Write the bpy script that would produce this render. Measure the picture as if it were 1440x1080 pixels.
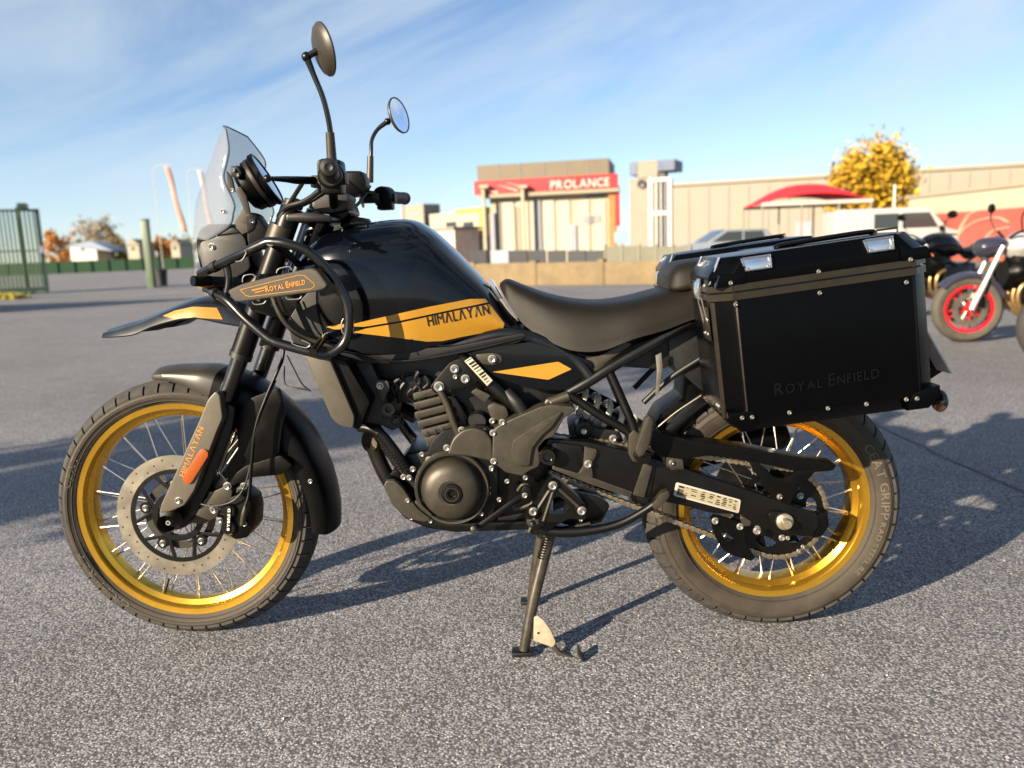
import bpy, bmesh, math, random
from mathutils import Vector, Matrix, noise
from mathutils.bvhtree import BVHTree
from mathutils.geometry import tessellate_polygon
random.seed(7)
R = math.radians
for o in list(bpy.data.objects): bpy.data.objects.remove(o)
scene = bpy.context.scene
col = scene.collection

# ------------------------------------------------------------------ camera
F_PX, PITCH, ROLL, CAM_H, CAM_D, YAW, X_OFF = 1128.1, R(9.53), R(2.13), .990, 2.020, R(2.38), .108
_f = Vector((0, math.cos(PITCH), -math.sin(PITCH))); _r = Vector((1, 0, 0)); _u = _r.cross(_f)
_r, _u = _r*math.cos(ROLL)-_u*math.sin(ROLL), _r*math.sin(ROLL)+_u*math.cos(ROLL)
_M = Matrix.Rotation(YAW, 3, 'Z')
FW, RT, UP = _M@_f, _M@_r, _M@_u
CAM = _M@Vector((X_OFF, -CAM_D, CAM_H))
cd = bpy.data.cameras.new('camera'); cam = bpy.data.objects.new('camera', cd); col.objects.link(cam)
m4 = Matrix((RT, UP, -FW)).transposed().to_4x4(); m4.translation = CAM
cam.matrix_world = m4
cd.sensor_width = 36; cd.lens = 36*F_PX/1440; cd.clip_start = .02; cd.clip_end = 3000
cd.dof.use_dof = True; cd.dof.focus_distance = 1.86; cd.dof.aperture_fstop = 2.9; cd.dof.aperture_blades = 0
scene.camera = cam

# ------------------------------------------------------------------ sky and sun
SUN_EL, SUN_AZ = R(19.5), R(43)           # azimuth of the direction the shadows run, from +x
w = bpy.data.worlds.new('World'); scene.world = w; w.use_nodes = True
nt = w.node_tree; nt.nodes.clear()
def N(t, tp, **kw):
    n = t.nodes.new(tp)
    for k, v in kw.items():
        if k in n.inputs: n.inputs[k].default_value = v
        else: setattr(n, k, v)
    return n
sky = N(nt, 'ShaderNodeTexSky'); sky.sky_type = 'NISHITA'; sky.sun_disc = False
sky.sun_elevation = SUN_EL; sky.sun_rotation = R(227)
sky.air_density = .75; sky.dust_density = .2; sky.ozone_density = 2.0; sky.altitude = 100
tc = N(nt, 'ShaderNodeTexCoord')
mp0 = N(nt, 'ShaderNodeMapping'); mp0.inputs['Rotation'].default_value = (R(10), R(24), R(6))
mp = N(nt, 'ShaderNodeMapping'); mp.inputs['Scale'].default_value = (1.0, 2.2, 5.2); mp.inputs['Location'].default_value = (3.1, 1.7, .4)
nz = N(nt, 'ShaderNodeTexNoise'); nz.inputs['Scale'].default_value = 1.7; nz.inputs['Detail'].default_value = 8; nz.inputs['Roughness'].default_value = .55; nz.inputs['Distortion'].default_value = .5
cr = N(nt, 'ShaderNodeValToRGB'); cr.color_ramp.elements[0].position = .38; cr.color_ramp.elements[1].position = .66
cr.color_ramp.elements[1].color = (.8, .8, .8, 1)
mx = N(nt, 'ShaderNodeMix'); mx.data_type = 'RGBA'; mx.inputs['B'].default_value = (4.05, 4.65, 5.1, 1)
bg = N(nt, 'ShaderNodeBackground'); bg.inputs['Strength'].default_value = .057
wo = N(nt, 'ShaderNodeOutputWorld')
L = nt.links.new
L(tc.outputs['Generated'], mp0.inputs['Vector']); L(mp0.outputs['Vector'], mp.inputs['Vector']); L(mp.outputs['Vector'], nz.inputs['Vector'])
L(nz.outputs['Fac'], cr.inputs['Fac']); L(cr.outputs['Color'], mx.inputs['Factor'])
L(sky.outputs['Color'], mx.inputs['A']); L(mx.outputs['Result'], bg.inputs['Color']); L(bg.outputs['Background'], wo.inputs['Surface'])
sd = bpy.data.lights.new('sun', 'SUN'); sd.energy = 5.0; sd.angle = R(.53); sd.color = (1.0, .83, .61)
so = bpy.data.objects.new('sun', sd); col.objects.link(so)
sdir = Vector((math.cos(SUN_AZ)*math.cos(SUN_EL), math.sin(SUN_AZ)*math.cos(SUN_EL), -math.sin(SUN_EL)))
so.rotation_euler = sdir.to_track_quat('-Z', 'Y').to_euler(); so.location = (-20, -20, 12)
vs = scene.view_settings; vs.view_transform = 'Standard'; vs.look = 'None'; vs.gamma = 1; vs.exposure = 1.65
scene.render.engine = 'CYCLES'

# ------------------------------------------------------------------ pixel helpers (photo pixels, 1440 x 1080)
def ray(px, py): return FW+RT*((px-720)/F_PX)-UP*((py-540)/F_PX)
def P(px, py, y=0.):
    d = ray(px, py); return CAM+d*((y-CAM.y)/d.y)
def G(px, py, z=0.):
    d = ray(px, py); return CAM+d*((z-CAM.z)/d.z)

# ------------------------------------------------------------------ materials
MATS = {}
def mat(name, base, rough=.5, metal=0., coat=0., var=.0, vscale=30., bump=0., bscale=300., spec=.5, dust=0., **kw):
    if name in MATS: return MATS[name]
    m = bpy.data.materials.new(name); m.use_nodes = True; t = m.node_tree
    b = t.nodes['Principled BSDF']
    b.inputs['Base Color'].default_value = (*base, 1); b.inputs['Roughness'].default_value = rough
    b.inputs['Metallic'].default_value = metal; b.inputs['Coat Weight'].default_value = coat; b.inputs['Coat Roughness'].default_value = .04
    b.inputs['Specular IOR Level'].default_value = spec
    for k, v in kw.items(): b.inputs[k].default_value = v
    co = N(t, 'ShaderNodeTexCoord')
    if var or dust:
        n = N(t, 'ShaderNodeTexNoise'); n.inputs['Scale'].default_value = vscale; n.inputs['Detail'].default_value = 6; n.inputs['Roughness'].default_value = .65
        t.links.new(co.outputs['Object'], n.inputs['Vector'])
        r = N(t, 'ShaderNodeValToRGB'); r.color_ramp.elements[0].position = .3; r.color_ramp.elements[1].position = .72
        r.color_ramp.elements[0].color = (*[c*(1-var) for c in base], 1)
        hi = [min(1, c*(1+var))+dust*d for c, d in zip(base, (.30, .26, .20))]
        r.color_ramp.elements[1].color = (*hi, 1)
        t.links.new(n.outputs['Fac'], r.inputs['Fac']); t.links.new(r.outputs['Color'], b.inputs['Base Color'])
        rr = N(t, 'ShaderNodeMapRange'); rr.inputs['To Min'].default_value = max(.02, rough*(1-.25)); rr.inputs['To Max'].default_value = min(1, rough*1.3)
        t.links.new(n.outputs['Fac'], rr.inputs['Value']); t.links.new(rr.outputs['Result'], b.inputs['Roughness'])
    if bump:
        n2 = N(t, 'ShaderNodeTexNoise'); n2.inputs['Scale'].default_value = bscale; n2.inputs['Detail'].default_value = 3
        t.links.new(co.outputs['Object'], n2.inputs['Vector'])
        bp = N(t, 'ShaderNodeBump'); bp.inputs['Strength'].default_value = bump; bp.inputs['Distance'].default_value = .002
        t.links.new(n2.outputs['Fac'], bp.inputs['Height']); t.links.new(bp.outputs['Normal'], b.inputs['Normal'])
    MATS[name] = m; return m

gloss = mat('gloss_black_paint', (.0008, .0013, .0025), .14, 0, .40, var=.1, vscale=6, spec=.2)
plastic = mat('matte_black_plastic', (.0013, .00125, .0011), .38, bump=.09, bscale=1300, var=.2, vscale=18, dust=.001, spec=.14)
satin = mat('satin_black_metal', (.0015, .0013, .0010), .34, var=.2, vscale=25, bump=.06, bscale=1200, dust=.0012, spec=.3)
frame_m = mat('frame_black_metal', (.0016, .0014, .0011), .27, coat=.25, var=.2, vscale=20, dust=.001)
bronze = mat('bronze_grey_cast_metal', (.032, .0275, .0195), .42, .35, var=.2, vscale=30, bump=.15, bscale=1500, dust=.008)
guardm = mat('grey_fork_guard_plastic', (.080, .069, .051), .42, .2, var=.08, vscale=14, bump=.08, bscale=900)
dark = mat('deep_black_rubber', (.0009, .0009, .0009), .5, var=.2, vscale=40)
rubber = mat('dusty_tyre_rubber', (.020, .0148, .0088), .72, var=.35, vscale=16, bump=.3, bscale=500, dust=.04)
tread_m = mat('tread_rubber', (.017, .016, .015), .75, var=.4, vscale=40, bump=.4, bscale=700, dust=.05)
letter_t = mat('moulded_tyre_lettering', (.078, .066, .048), .75, var=.3, vscale=60)
gold = mat('gold_anodised_rim', (.60, .335, .034), .27, .9, coat=.2, var=.06, vscale=9)
yellow = mat('golden_yellow_decal', (.29, .145, .008), .36, coat=.2, var=.03, vscale=12)
steel = mat('zinc_bolt_steel', (.46, .44, .40), .32, .85, var=.15, vscale=200)
spoke_m = mat('bright_spoke_steel', (.52, .50, .46), .28, .9)
disc_m = mat('brushed_brake_steel', (.36, .325, .26), .33, .9, var=.22, vscale=22, bump=.1, bscale=600)
chain_m = mat('chain_link_steel', (.28, .235, .165), .38, .85, var=.35, vscale=150)
seat_m = mat('grained_black_vinyl', (.0066, .0054, .0037), .44, bump=.3, bscale=1100, var=.15, vscale=12, dust=.003, spec=.18)
box_m = mat('powder_coated_black_aluminium', (.0006, .0007, .0010), .25, var=.15, vscale=10, bump=.04, bscale=900, spec=.09)
boxtrim = mat('dark_anodised_pannier_trim', (.026, .021, .0145), .33, .55, var=.15, vscale=30)
chrome = mat('polished_latch_steel', (.72, .70, .68), .16, 1.0, var=.05, vscale=90)
orange = mat('orange_reflector_plastic', (.24, .052, .004), .22, coat=.5, var=.15, vscale=220)
text_or = mat('orange_lettering', (.42, .15, .008), .45)
text_bk = mat('black_lettering', (.006, .005, .004), .4)
text_wh = mat('white_lettering', (.55, .54, .50), .5)
mirror_m = mat('mirror_glass', (.92, .94, .97), .02, 1.0)
label_m = mat('aluminium_label', (.40, .36, .27), .4, .15, var=.08, vscale=90)
def glass_mat(name, tint, alpha, rough=.03):
    m = bpy.data.materials.new(name); m.use_nodes = True; t = m.node_tree; b = t.nodes['Principled BSDF']
    b.inputs['Base Color'].default_value = (*tint, 1); b.inputs['Roughness'].default_value = rough; b.inputs['Alpha'].default_value = alpha
    b.inputs['Coat Weight'].default_value = 1.0; b.inputs['Coat Roughness'].default_value = .02
    n = N(t, 'ShaderNodeTexNoise'); n.inputs['Scale'].default_value = 9; co = N(t, 'ShaderNodeTexCoord'); t.links.new(co.outputs['Object'], n.inputs['Vector'])
    mr = N(t, 'ShaderNodeMapRange'); mr.inputs['To Min'].default_value = rough*.6; mr.inputs['To Max'].default_value = rough*1.6
    t.links.new(n.outputs['Fac'], mr.inputs['Value']); t.links.new(mr.outputs['Result'], b.inputs['Roughness'])
    return m
screen_m = glass_mat('smoked_clear_polycarbonate', (.25, .27, .31), .30)

# ------------------------------------------------------------------ mesh helpers
def tag(o, label, cat, group=None, kind=None):
    if label: o['label'] = label
    if cat: o['category'] = cat
    if group: o['group'] = group
    if kind: o['kind'] = kind
    return o
def obj(name, bm, m, parent=None, angle=38, smooth=True):
    if isinstance(bm, bpy.types.Mesh): me = bm
    else:
        me = bpy.data.meshes.new(name); bmesh.ops.recalc_face_normals(bm, faces=bm.faces[:]); bm.to_mesh(me); bm.free()
        if smooth:
            for p in me.polygons: p.use_smooth = True
            me.set_sharp_from_angle(angle=R(angle))
        if m: me.materials.append(m)
    o = bpy.data.objects.new(name, me); col.objects.link(o)
    if parent: o.parent = parent
    return o
def empty(name, loc=(0, 0, 0), parent=None, rz=0):
    o = bpy.data.objects.new(name, None); col.objects.link(o); o.location = loc; o.rotation_euler = (0, 0, rz); o.empty_display_size = .1
    if parent: o.parent = parent
    return o
def cr_spline(pts, k=8, closed=False):
    n = len(pts); out = []
    rng = range(n) if closed else range(n-1)
    for i in rng:
        g = (lambda j: pts[j % n]) if closed else (lambda j: pts[max(0, min(n-1, j))])
        p0, p1, p2, p3 = g(i-1), g(i), g(i+1), g(i+2)
        for s in range(k):
            t = s/k
            out.append(.5*((2*p1)+(p2-p0)*t+(2*p0-5*p1+4*p2-p3)*t*t+(3*p1-p0-3*p2+p3)*t**3))
    if not closed: out.append(pts[-1].copy())
    return out
def tube(bm, pts, r, seg=10, k=6, closed=False, flat=1.0, spline=True):
    pts = [Vector(p) for p in pts]
    n0 = len(pts)
    path = cr_spline(pts, k, closed) if (spline and len(pts) > 2) else pts
    n = len(path)
    rad = (lambda i: r) if not isinstance(r, (list, tuple)) else (lambda i: (lambda q: r[min(int(q), len(r)-1)]*(1-(q-int(q)))+r[min(int(q)+1, len(r)-1)]*(q-int(q)))(i*(len(r)-1)/max(1, n-1)))
    nrm = None; rings = []
    for i, p in enumerate(path):
        a = path[i-1] if (i > 0 or closed) else p; b = path[(i+1) % n] if (i < n-1 or closed) else p
        t = (b-a).normalized()
        if nrm is None:
            nrm = t.orthogonal().normalized() if abs(t.y) > .9 else (Vector((0, 1, 0))-t*t.y).normalized()
        nrm = (nrm-t*nrm.dot(t)).normalized(); bi = t.cross(nrm)
        rr = rad(i)
        rings.append([bm.verts.new(p+nrm*rr*flat*math.cos(2*math.pi*j/seg)+bi*rr*math.sin(2*math.pi*j/seg)) for j in range(seg)])
    for i in range(n if closed else n-1):
        A, B = rings[i], rings[(i+1) % n]
        for j in range(seg): bm.faces.new((A[j], A[(j+1) % seg], B[(j+1) % seg], B[j]))
    if not closed: bm.faces.new(rings[0][::-1]); bm.faces.new(rings[-1])
    return bm
def lathe(bm, prof, origin=(0, 0, 0), axis=(0, 1, 0), seg=48, closed=False, cap=False):
    ax = Vector(axis).normalized(); o = Vector(origin)
    u = Vector((1, 0, 0)) if abs(ax.x) < .7 else Vector((0, 0, 1))
    u = (u-ax*u.dot(ax)).normalized(); v = ax.cross(u)
    rings = []
    for r, h in prof:
        if r < 1e-6: rings.append([bm.verts.new(o+ax*h)])
        else: rings.append([bm.verts.new(o+ax*h+(u*math.cos(2*math.pi*j/seg)+v*math.sin(2*math.pi*j/seg))*r) for j in range(seg)])
    n = len(rings)
    for i in range(n if closed else n-1):
        A, B = rings[i], rings[(i+1) % n]
        for j in range(seg):
            k2 = (j+1) % seg
            if len(A) == 1 and len(B) == 1: continue
            if len(A) == 1: bm.faces.new((A[0], B[j], B[k2]))
            elif len(B) == 1: bm.faces.new((A[j], A[k2], B[0]))
            else: bm.faces.new((A[j], A[k2], B[k2], B[j]))
    if cap:
        if len(rings[0]) > 1: bm.faces.new(rings[0][::-1])
        if len(rings[-1]) > 1: bm.faces.new(rings[-1])
    return bm
def poly_prism(bm, pts, dvec, bev=.0, holes=(), seg=2):
    """pts: 3D outline; extruded by dvec"""
    dvec = Vector(dvec)
    if holes:
        loops = [pts]+list(holes); flat = [p for l in loops for p in l]
        A = [bm.verts.new(p) for p in flat]; B = [bm.verts.new(p+dvec) for p in flat]
        for t in tessellate_polygon(loops):
            try: bm.faces.new([A[i] for i in t]); bm.faces.new([B[i] for i in t][::-1])
            except ValueError: pass
        s = 0
        for l in loops:
            n = len(l)
            for i in range(n):
                a, b = s+i, s+(i+1) % n
                bm.faces.new((A[a], A[b], B[b], B[a]))
            s += n
        return bm
    A = [bm.verts.new(p) for p in pts]; B = [bm.verts.new(p+dvec) for p in pts]; n = len(pts)
    fs = [bm.faces.new(A), bm.faces.new(B[::-1])]
    for i in range(n): fs.append(bm.faces.new((A[i], B[i], B[(i+1) % n], A[(i+1) % n])))
    bmesh.ops.recalc_face_normals(bm, faces=fs)
    if bev: bmesh.ops.bevel(bm, geom=list({e for f in fs[:1] for e in f.edges} | {e for f in fs[1:2] for e in f.edges}), offset=bev, segments=seg, profile=.6, affect='EDGES', clamp_overlap=True)
    return bm
def roundpx(pts, rad=0, k=3):
    if not rad: return pts
    out = []; n = len(pts)
    for i in range(n):
        a, b, c = [Vector(pts[j % n]) for j in (i-1, i, i+1)]
        la, lc = (a-b).length, (c-b).length; q = min(rad, la*.45, lc*.45)
        p0 = b+(a-b).normalized()*q; p1 = b+(c-b).normalized()*q
        for s in range(k+1):
            t = s/k; out.append(tuple(p0*(1-t)**2+b*2*t*(1-t)+p1*t*t))
    return out
def plate(name, px, y0, y1, m, parent, bev=.003, rad=0, holes=(), angle=38, seg=2):
    """outline in photo pixels on the plane y0, extruded to y1"""
    pts = [P(a, b, y0) for a, b in roundpx(px, rad)]
    hs = [[P(a, b, y0) for a, b in roundpx(h, rad)] for h in holes]
    bm = bmesh.new(); poly_prism(bm, pts, (0, y1-y0, 0), 0 if holes else bev, hs, seg)
    return obj(name, bm, m, parent, angle)
def ptube(name, pts, r, m, parent, seg=10, k=6, closed=False, flat=1.0, spline=True):
    bm = bmesh.new(); tube(bm, [P(*p) for p in pts], r, seg, k, closed, flat, spline); return obj(name, bm, m, parent)
def loft(bm, rings, ku=4, kv=4, closed=True, caps=True):
    rr = [cr_spline([Vector(p) for p in r], kv, closed) for r in rings]
    m = len(rr[0]); cols_ = [cr_spline([r[j] for r in rr], ku) for j in range(m)]
    n = len(cols_[0])
    V = [[bm.verts.new(cols_[j][i]) for j in range(m)] for i in range(n)]
    for i in range(n-1):
        for j in range(m if closed else m-1):
            bm.faces.new((V[i][j], V[i][(j+1) % m], V[i+1][(j+1) % m], V[i+1][j]))
    if caps and closed: bm.faces.new(V[0][::-1]); bm.faces.new(V[-1])
    return bm
def box(bm, c, s, bev=0., rot=None):
    r = bmesh.ops.create_cube(bm, size=1.0); M = Matrix.Translation(Vector(c))
    if rot: M = M@rot.to_4x4()
    M = M@Matrix.Diagonal((*s, 1)); bmesh.ops.transform(bm, matrix=M, verts=r['verts'])
    if bev: bmesh.ops.bevel(bm, geom=list({e for v in r['verts'] for e in v.link_edges}), offset=bev, segments=2, profile=.6, affect='EDGES')
    return bm
def bvh_of(*obs):
    vs_, fs_ = [], []
    for o in obs:
        k = len(vs_); vs_ += [o.matrix_world@v.co if o.parent is None else v.co.copy() for v in o.data.vertices]; fs_ += [[k+i for i in p.vertices] for p in o.data.polygons]
    return BVHTree.FromPolygons(vs_, fs_)
def cast(bvh, px, py, off, fallback=None):
    d = ray(px, py).normalized(); h = bvh.ray_cast(CAM, d)
    if h[0] is None: return fallback
    n = h[1] if h[1].dot(d) < 0 else -h[1]
    return h[0]+n*off
def decal(name, px, bvh, m, parent, off=.0012, step=9, rad=0):
    bm = bmesh.new(); bm.faces.new([bm.verts.new((a, b, 0)) for a, b in roundpx(px, rad)])
    for _ in range(6):
        bmesh.ops.triangulate(bm, faces=bm.faces[:])
        es = [e for e in bm.edges if e.calc_length() > step]
        if not es: break
        bmesh.ops.subdivide_edges(bm, edges=es, cuts=1)
    bmesh.ops.triangulate(bm, faces=bm.faces[:])
    bad = []
    for v in bm.verts:
        q = cast(bvh, v.co.x, v.co.y, off)
        if q is None: bad.append(v)
        else: v.co = q
    bmesh.ops.delete(bm, geom=bad, context='VERTS')
    return obj(name, bm, m, parent, 60)
_gl = {}
def glyph(ch, bold=.0):
    if ch in 'MW': bold = 0.
    if (ch, bold) in _gl: return _gl[ch, bold]
    c = bpy.data.curves.new('g', 'FONT'); c.body = ch; c.size = 1; c.offset = bold; c.resolution_u = 4; c.fill_mode = 'FRONT'
    o = bpy.data.objects.new('g', c); col.objects.link(o)
    dg = bpy.context.evaluated_depsgraph_get(); me = o.evaluated_get(dg).to_mesh()
    v = [(p.co.x, p.co.y) for p in me.vertices]; f = [tuple(p.vertices) for p in me.polygons]
    o.evaluated_get(dg).to_mesh_clear(); bpy.data.objects.remove(o); bpy.data.curves.remove(c)
    _gl[ch, bold] = (v, f); return v, f
def text2d(s, bold=.012, gap=.10, smallcaps=0.):
    """verts normalised: x 0..1 over the whole line, y 0..1 cap height"""
    hv, _ = glyph('H', bold); cap = max(p[1] for p in hv)-min(p[1] for p in hv)
    V, Fc = [], []; x = 0; first = True
    for ch in s:
        if ch == ' ': x += .34; first = True; continue
        v, f = glyph(ch, bold); sc = 1.0
        if smallcaps and not first: sc = smallcaps
        first = False
        if not v: x += .3; continue
        x0 = min(p[0] for p in v); x1 = max(p[0] for p in v); k = len(V)
        V += [(x+(p[0]-x0)*sc/cap, p[1]*sc/cap) for p in v]; Fc += [tuple(k+i for i in q) for q in f]
        x += (x1-x0)*sc/cap+gap
    w_ = x-gap
    return [(a/w_, b) for a, b in V], Fc
def text_px(name, s, p0, p1, h, bvh, m, parent, off=.002, shear=0., up=None, **kw):
    V, Fc = text2d(s, **kw); p0 = Vector(p0); p1 = Vector(p1); d = p1-p0
    n = Vector(up).normalized() if up else Vector((d.y, -d.x)).normalized()
    bm = bmesh.new(); vs_ = []; last = None
    for a, b in V:
        q = p0+d*(a+shear*b*h/d.length)+n*(b*h); c = cast(bvh, q.x, q.y, off, last); last = c
        vs_.append(bm.verts.new(c if c is not None else P(q.x, q.y, -.3)))
    for f in Fc:
        try: bm.faces.new([vs_[i] for i in f])
        except ValueError: pass
    return obj(name, bm, m, parent, smooth=False)
_bm = bmesh.new(); lathe(_bm, [(0, .25), (.45, .25), (.5, .05), (.55, -.5), (.85, -.62), (1.0, -.42), (1.02, -.2), (1.02, .3), (1.35, .3), (1.38, .4), (1.38, .62)], seg=14)
bolt_me = bpy.data.meshes.new('bolt'); _bm.to_mesh(bolt_me); _bm.free(); bolt_me.materials.append(steel)
for p in bolt_me.polygons: p.use_smooth = True
bolt_me.set_sharp_from_angle(angle=R(40))
_bm = bmesh.new(); lathe(_bm, [(0, -.62), (.5, -.55), (.85, -.3), (1.0, .05), (1.0, .35)], seg=12)
rivet_me = bpy.data.meshes.new('rivet'); _bm.to_mesh(rivet_me); _bm.free(); rivet_me.materials.append(steel)
for p in rivet_me.polygons: p.use_smooth = True
def bolt(px, py, y, r, parent, name='bolt', me=None):
    o = bpy.data.objects.new(name, me or bolt_me); col.objects.link(o); o.location = P(px, py, y); r *= .88; o.scale = (r, r, r)
    o.parent = parent; o.rotation_euler = (0, random.random()*3, 0); return o
# ================================================================== THE ADVENTURE MOTORCYCLE
bike = empty('motorcycle')
tag(bike, 'black and gold adventure motorcycle with hard panniers standing on its centre stand', 'motorcycle')
FWC = Vector((-.757, 0, .3475)); RWC = Vector((.757, 0, .327))

# ------------------------------------------------------------------ wheels
def sidewall_y(prof, r):
    for (r0, y0), (r1, y1) in zip(prof[:-1], prof[1:]):
        if r0 <= r <= r1: return y0+(y1-y0)*(r-r0)/(r1-r0)
    return prof[-1][1]
def make_wheel(c, Rt, wt, rim_r, rim_w, nspk, hub_r, hub_y, nblk, texts):
    W = empty('wheel', parent=bike)
    h = wt/2
    # sidewall profile (radius, |y|) from bead to shoulder
    sw = [(rim_r-.012, rim_w*.88), (rim_r+.006, rim_w*1.02), (rim_r+.016, h*.93), ((rim_r+Rt)/2-.004, h*1.0), (Rt-.034-h*.12, h*.985), (Rt-.024-h*.14, h*.93)]
    def crown(u): return Rt-.007-(abs(u)**2.1)*(.017+h*.16)
    cr_ = [(crown(u), u*h*.93) for u in (-.9, -.7, -.5, -.25, 0, .25, .5, .7, .9)]
    prof = [(r, -y) for r, y in sw]+cr_+[(r, y) for r, y in sw[::-1]]
    bm = bmesh.new(); lathe(bm, prof, c, (0, 1, 0), 120)
    # thin moulded rings on the sidewall
    for rr in (rim_r+.013, Rt-.036-h*.12):
        y = sidewall_y(sw, rr)
        for s in (-1, 1): lathe(bm, [(rr-.0016, s*(y-.0015)), (rr-.0008, s*(y+.0016)), (rr+.0008, s*(y+.0016)), (rr+.0016, s*(y-.0015))], c, (0, 1, 0), 120)
    tyre = obj('tyre', bm, rubber, W, 50)
    # tread blocks
    bm = bmesh.new()
    def block(us, a0, a1, slant, hgt=.0065, nu=3, na=3):
        top, bot = [], []
        for i in range(nu+1):
            u = us[0]+(us[1]-us[0])*i/nu; ra, rb = [], []
            for j in range(na+1):
                a = a0+(a1-a0)*j/na+slant*u
                for lst, dr in ((ra, hgt), (rb, -.002)):
                    ins = 1.0 if dr > 0 else 1.0
                    r = crown(u)+dr; lst.append(bm.verts.new(c+Vector((math.cos(a)*r, u*h*(.945+(.02 if dr > 0 else 0)), math.sin(a)*r))))
            top.append(ra); bot.append(rb)
        for i in range(nu):
            for j in range(na): bm.faces.new((top[i][j], top[i][j+1], top[i+1][j+1], top[i+1][j]))
        for i in range(nu):
            bm.faces.new((top[i][0], top[i+1][0], bot[i+1][0], bot[i][0])); bm.faces.new((top[i+1][na], top[i][na], bot[i][na], bot[i+1][na]))
        for j in range(na):
            bm.faces.new((top[0][j+1], top[0][j], bot[0][j], bot[0][j+1])); bm.faces.new((top[nu][j], top[nu][j+1], bot[nu][j+1], bot[nu][j]))
    da = 2*math.pi/nblk
    for i in range(nblk):
        a = i*da
        for s in (-1, 1):
            block((s*.50, s*.98), a, a+da*.86, .10*s+.12, na=4)
            block((s*.06, s*.45), a+da*.5, a+da*1.40, -.22*s, na=4)
    obj('tread', bm, tread_m, W, 40)['kind'] = 'stuff'
    # rim
    rr = rim_r; rw = rim_w
    prof = [(rr-.003, -rw), (rr+.003, -rw-.001), (rr+.004, -rw+.003), (rr-.006, -rw+.004), (rr-.012, -rw*.80), (rr-.012, rw*.80), (rr-.006, rw-.004), (rr+.004, rw-.003), (rr+.003, rw+.001), (rr-.003, rw),
            (rr-.011, rw-.001), (rr-.0145, rw-.005), (rr-.018, rw*.66), (rr-.030, rw*.46), (rr-.033, 0), (rr-.030, -rw*.46), (rr-.018, -rw*.66), (rr-.0145, -rw+.005), (rr-.011, -rw+.001)]
    bm = bmesh.new(); lathe(bm, prof, c, (0, 1, 0), 120, closed=True); obj('rim', bm, gold, W, 30)
    # hub
    bm = bmesh.new(); hy = hub_y
    lathe(bm, [(.012, -hy-.012), (hub_r*.8, -hy-.010), (hub_r, -hy-.004), (hub_r, -hy+.004), (hub_r*.62, -hy+.012), (hub_r*.58, 0), (hub_r*.62, hy-.012), (hub_r, hy-.004), (hub_r, hy+.004), (hub_r*.8, hy+.010), (.012, hy+.012)], c, (0, 1, 0), 36, cap=True)
    obj('hub', bm, satin, W)
    # spokes: one mesh, many objects turned about the axle
    for side in (-1, 1):
        for cross in (-1, 1):
            bm = bmesh.new(); da_ = cross*R(34)
            p0 = Vector((math.cos(da_)*hub_r*.95, side*hy, math.sin(da_)*hub_r*.95)); ro = rr-.030
            p1 = Vector((ro, side*rw*.28, 0))
            tube(bm, [p0, p1], .0017, 6); q = p1-p0; q.normalize()
            tube(bm, [p1-q*.018, p1+q*.004], .0029, 6)
            me = None
            for i in range(nspk//4):
                o = obj('spoke', bm if me is None else me, spoke_m, W); me = o.data
                o.location = c; o.rotation_euler = (0, 2*math.pi*(i+(.25 if cross > 0 else -.22)*.9+(.5 if side > 0 else 0))/(nspk//4), 0)
    # valve stem
    a = R(-112); bm = bmesh.new(); d = Vector((math.cos(a), 0, math.sin(a)))
    tube(bm, [c+d*(rr-.034), c+d*(rr-.066)], .0035, 8); obj('valve_stem', bm, dark, W)
    # moulded lettering
    for s, a0, span, r0, hh in texts:
        V, Fc = text2d(s, bold=.01, gap=.16); bm = bmesh.new(); vs_ = []
        for x, y in V:
            r = r0+y*hh; a = a0-x*span*(1 if True else 1); yy = sidewall_y(sw, r)+.0012
            vs_.append(bm.verts.new(c+Vector((math.cos(a)*r, -yy, math.sin(a)*r))))
        for f in Fc:
            try: bm.faces.new([vs_[i] for i in f])
            except ValueError: pass
        obj('lettering', bm, letter_t, W, smooth=False)
    return W, sw
fwheel, _ = make_wheel(FWC, .3475, .102, .283, .036, 36, .036, .034, 52, [
    ('CEAT', R(166), R(17), .2985, .0165), ('GRIPP RE F', R(236), R(36), .2985, .0155), ('CEAT', R(318), R(16), .2985, .0165), ('TUBELESS 90/90-21 M/C 54H', R(118), R(30), .305, .006)])
rwheel, _ = make_wheel(RWC, .327, .146, .235, .056, 36, .045, .042, 46, [
    ('CEAT', R(36), R(20), .259, .021), ('GRIPP', R(13), R(20), .260, .020), ('RAD STEEL RE', R(-9), R(32), .263, .012)])

# front brake disc and carrier
c = FWC; yd = -.072
bm = bmesh.new(); lathe(bm, [(.124, yd-.0025), (.160, yd-.0025), (.160, yd+.0025), (.124, yd+.0025)], c, (0, 1, 0), 96, closed=True)
obj('brake_disc', bm, disc_m, fwheel, 30)
bm = bmesh.new()
for i in range(36):
    a = 2*math.pi*i/36; r = .133+.017*((i*5) % 3)/2
    lathe(bm, [(0, yd-.0031), (.0024, yd-.0031)], c+Vector((math.cos(a)*r, 0, math.sin(a)*r)), (0, 1, 0), 8)
obj('drill_holes', bm, dark, fwheel)['kind'] = 'stuff'
bm = bmesh.new()
lathe(bm, [(.113, yd-.002), (.124, yd-.002), (.124, yd+.002), (.113, yd+.002)], c, (0, 1, 0), 64, closed=True)
lathe(bm, [(.052, yd-.006), (.066, yd-.006), (.066, yd+.006), (.052, yd+.006)], c, (0, 1, 0), 48, closed=True)
for i in range(5):
    for s in (-1, 1):
        a = R(72*i+20); b = a+s*R(24)
        tube(bm, [c+Vector((math.cos(a)*.060, yd, math.sin(a)*.060)), c+Vector((math.cos(b)*.118, yd, math.sin(b)*.118))], .0055, 6, flat=.4)
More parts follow.
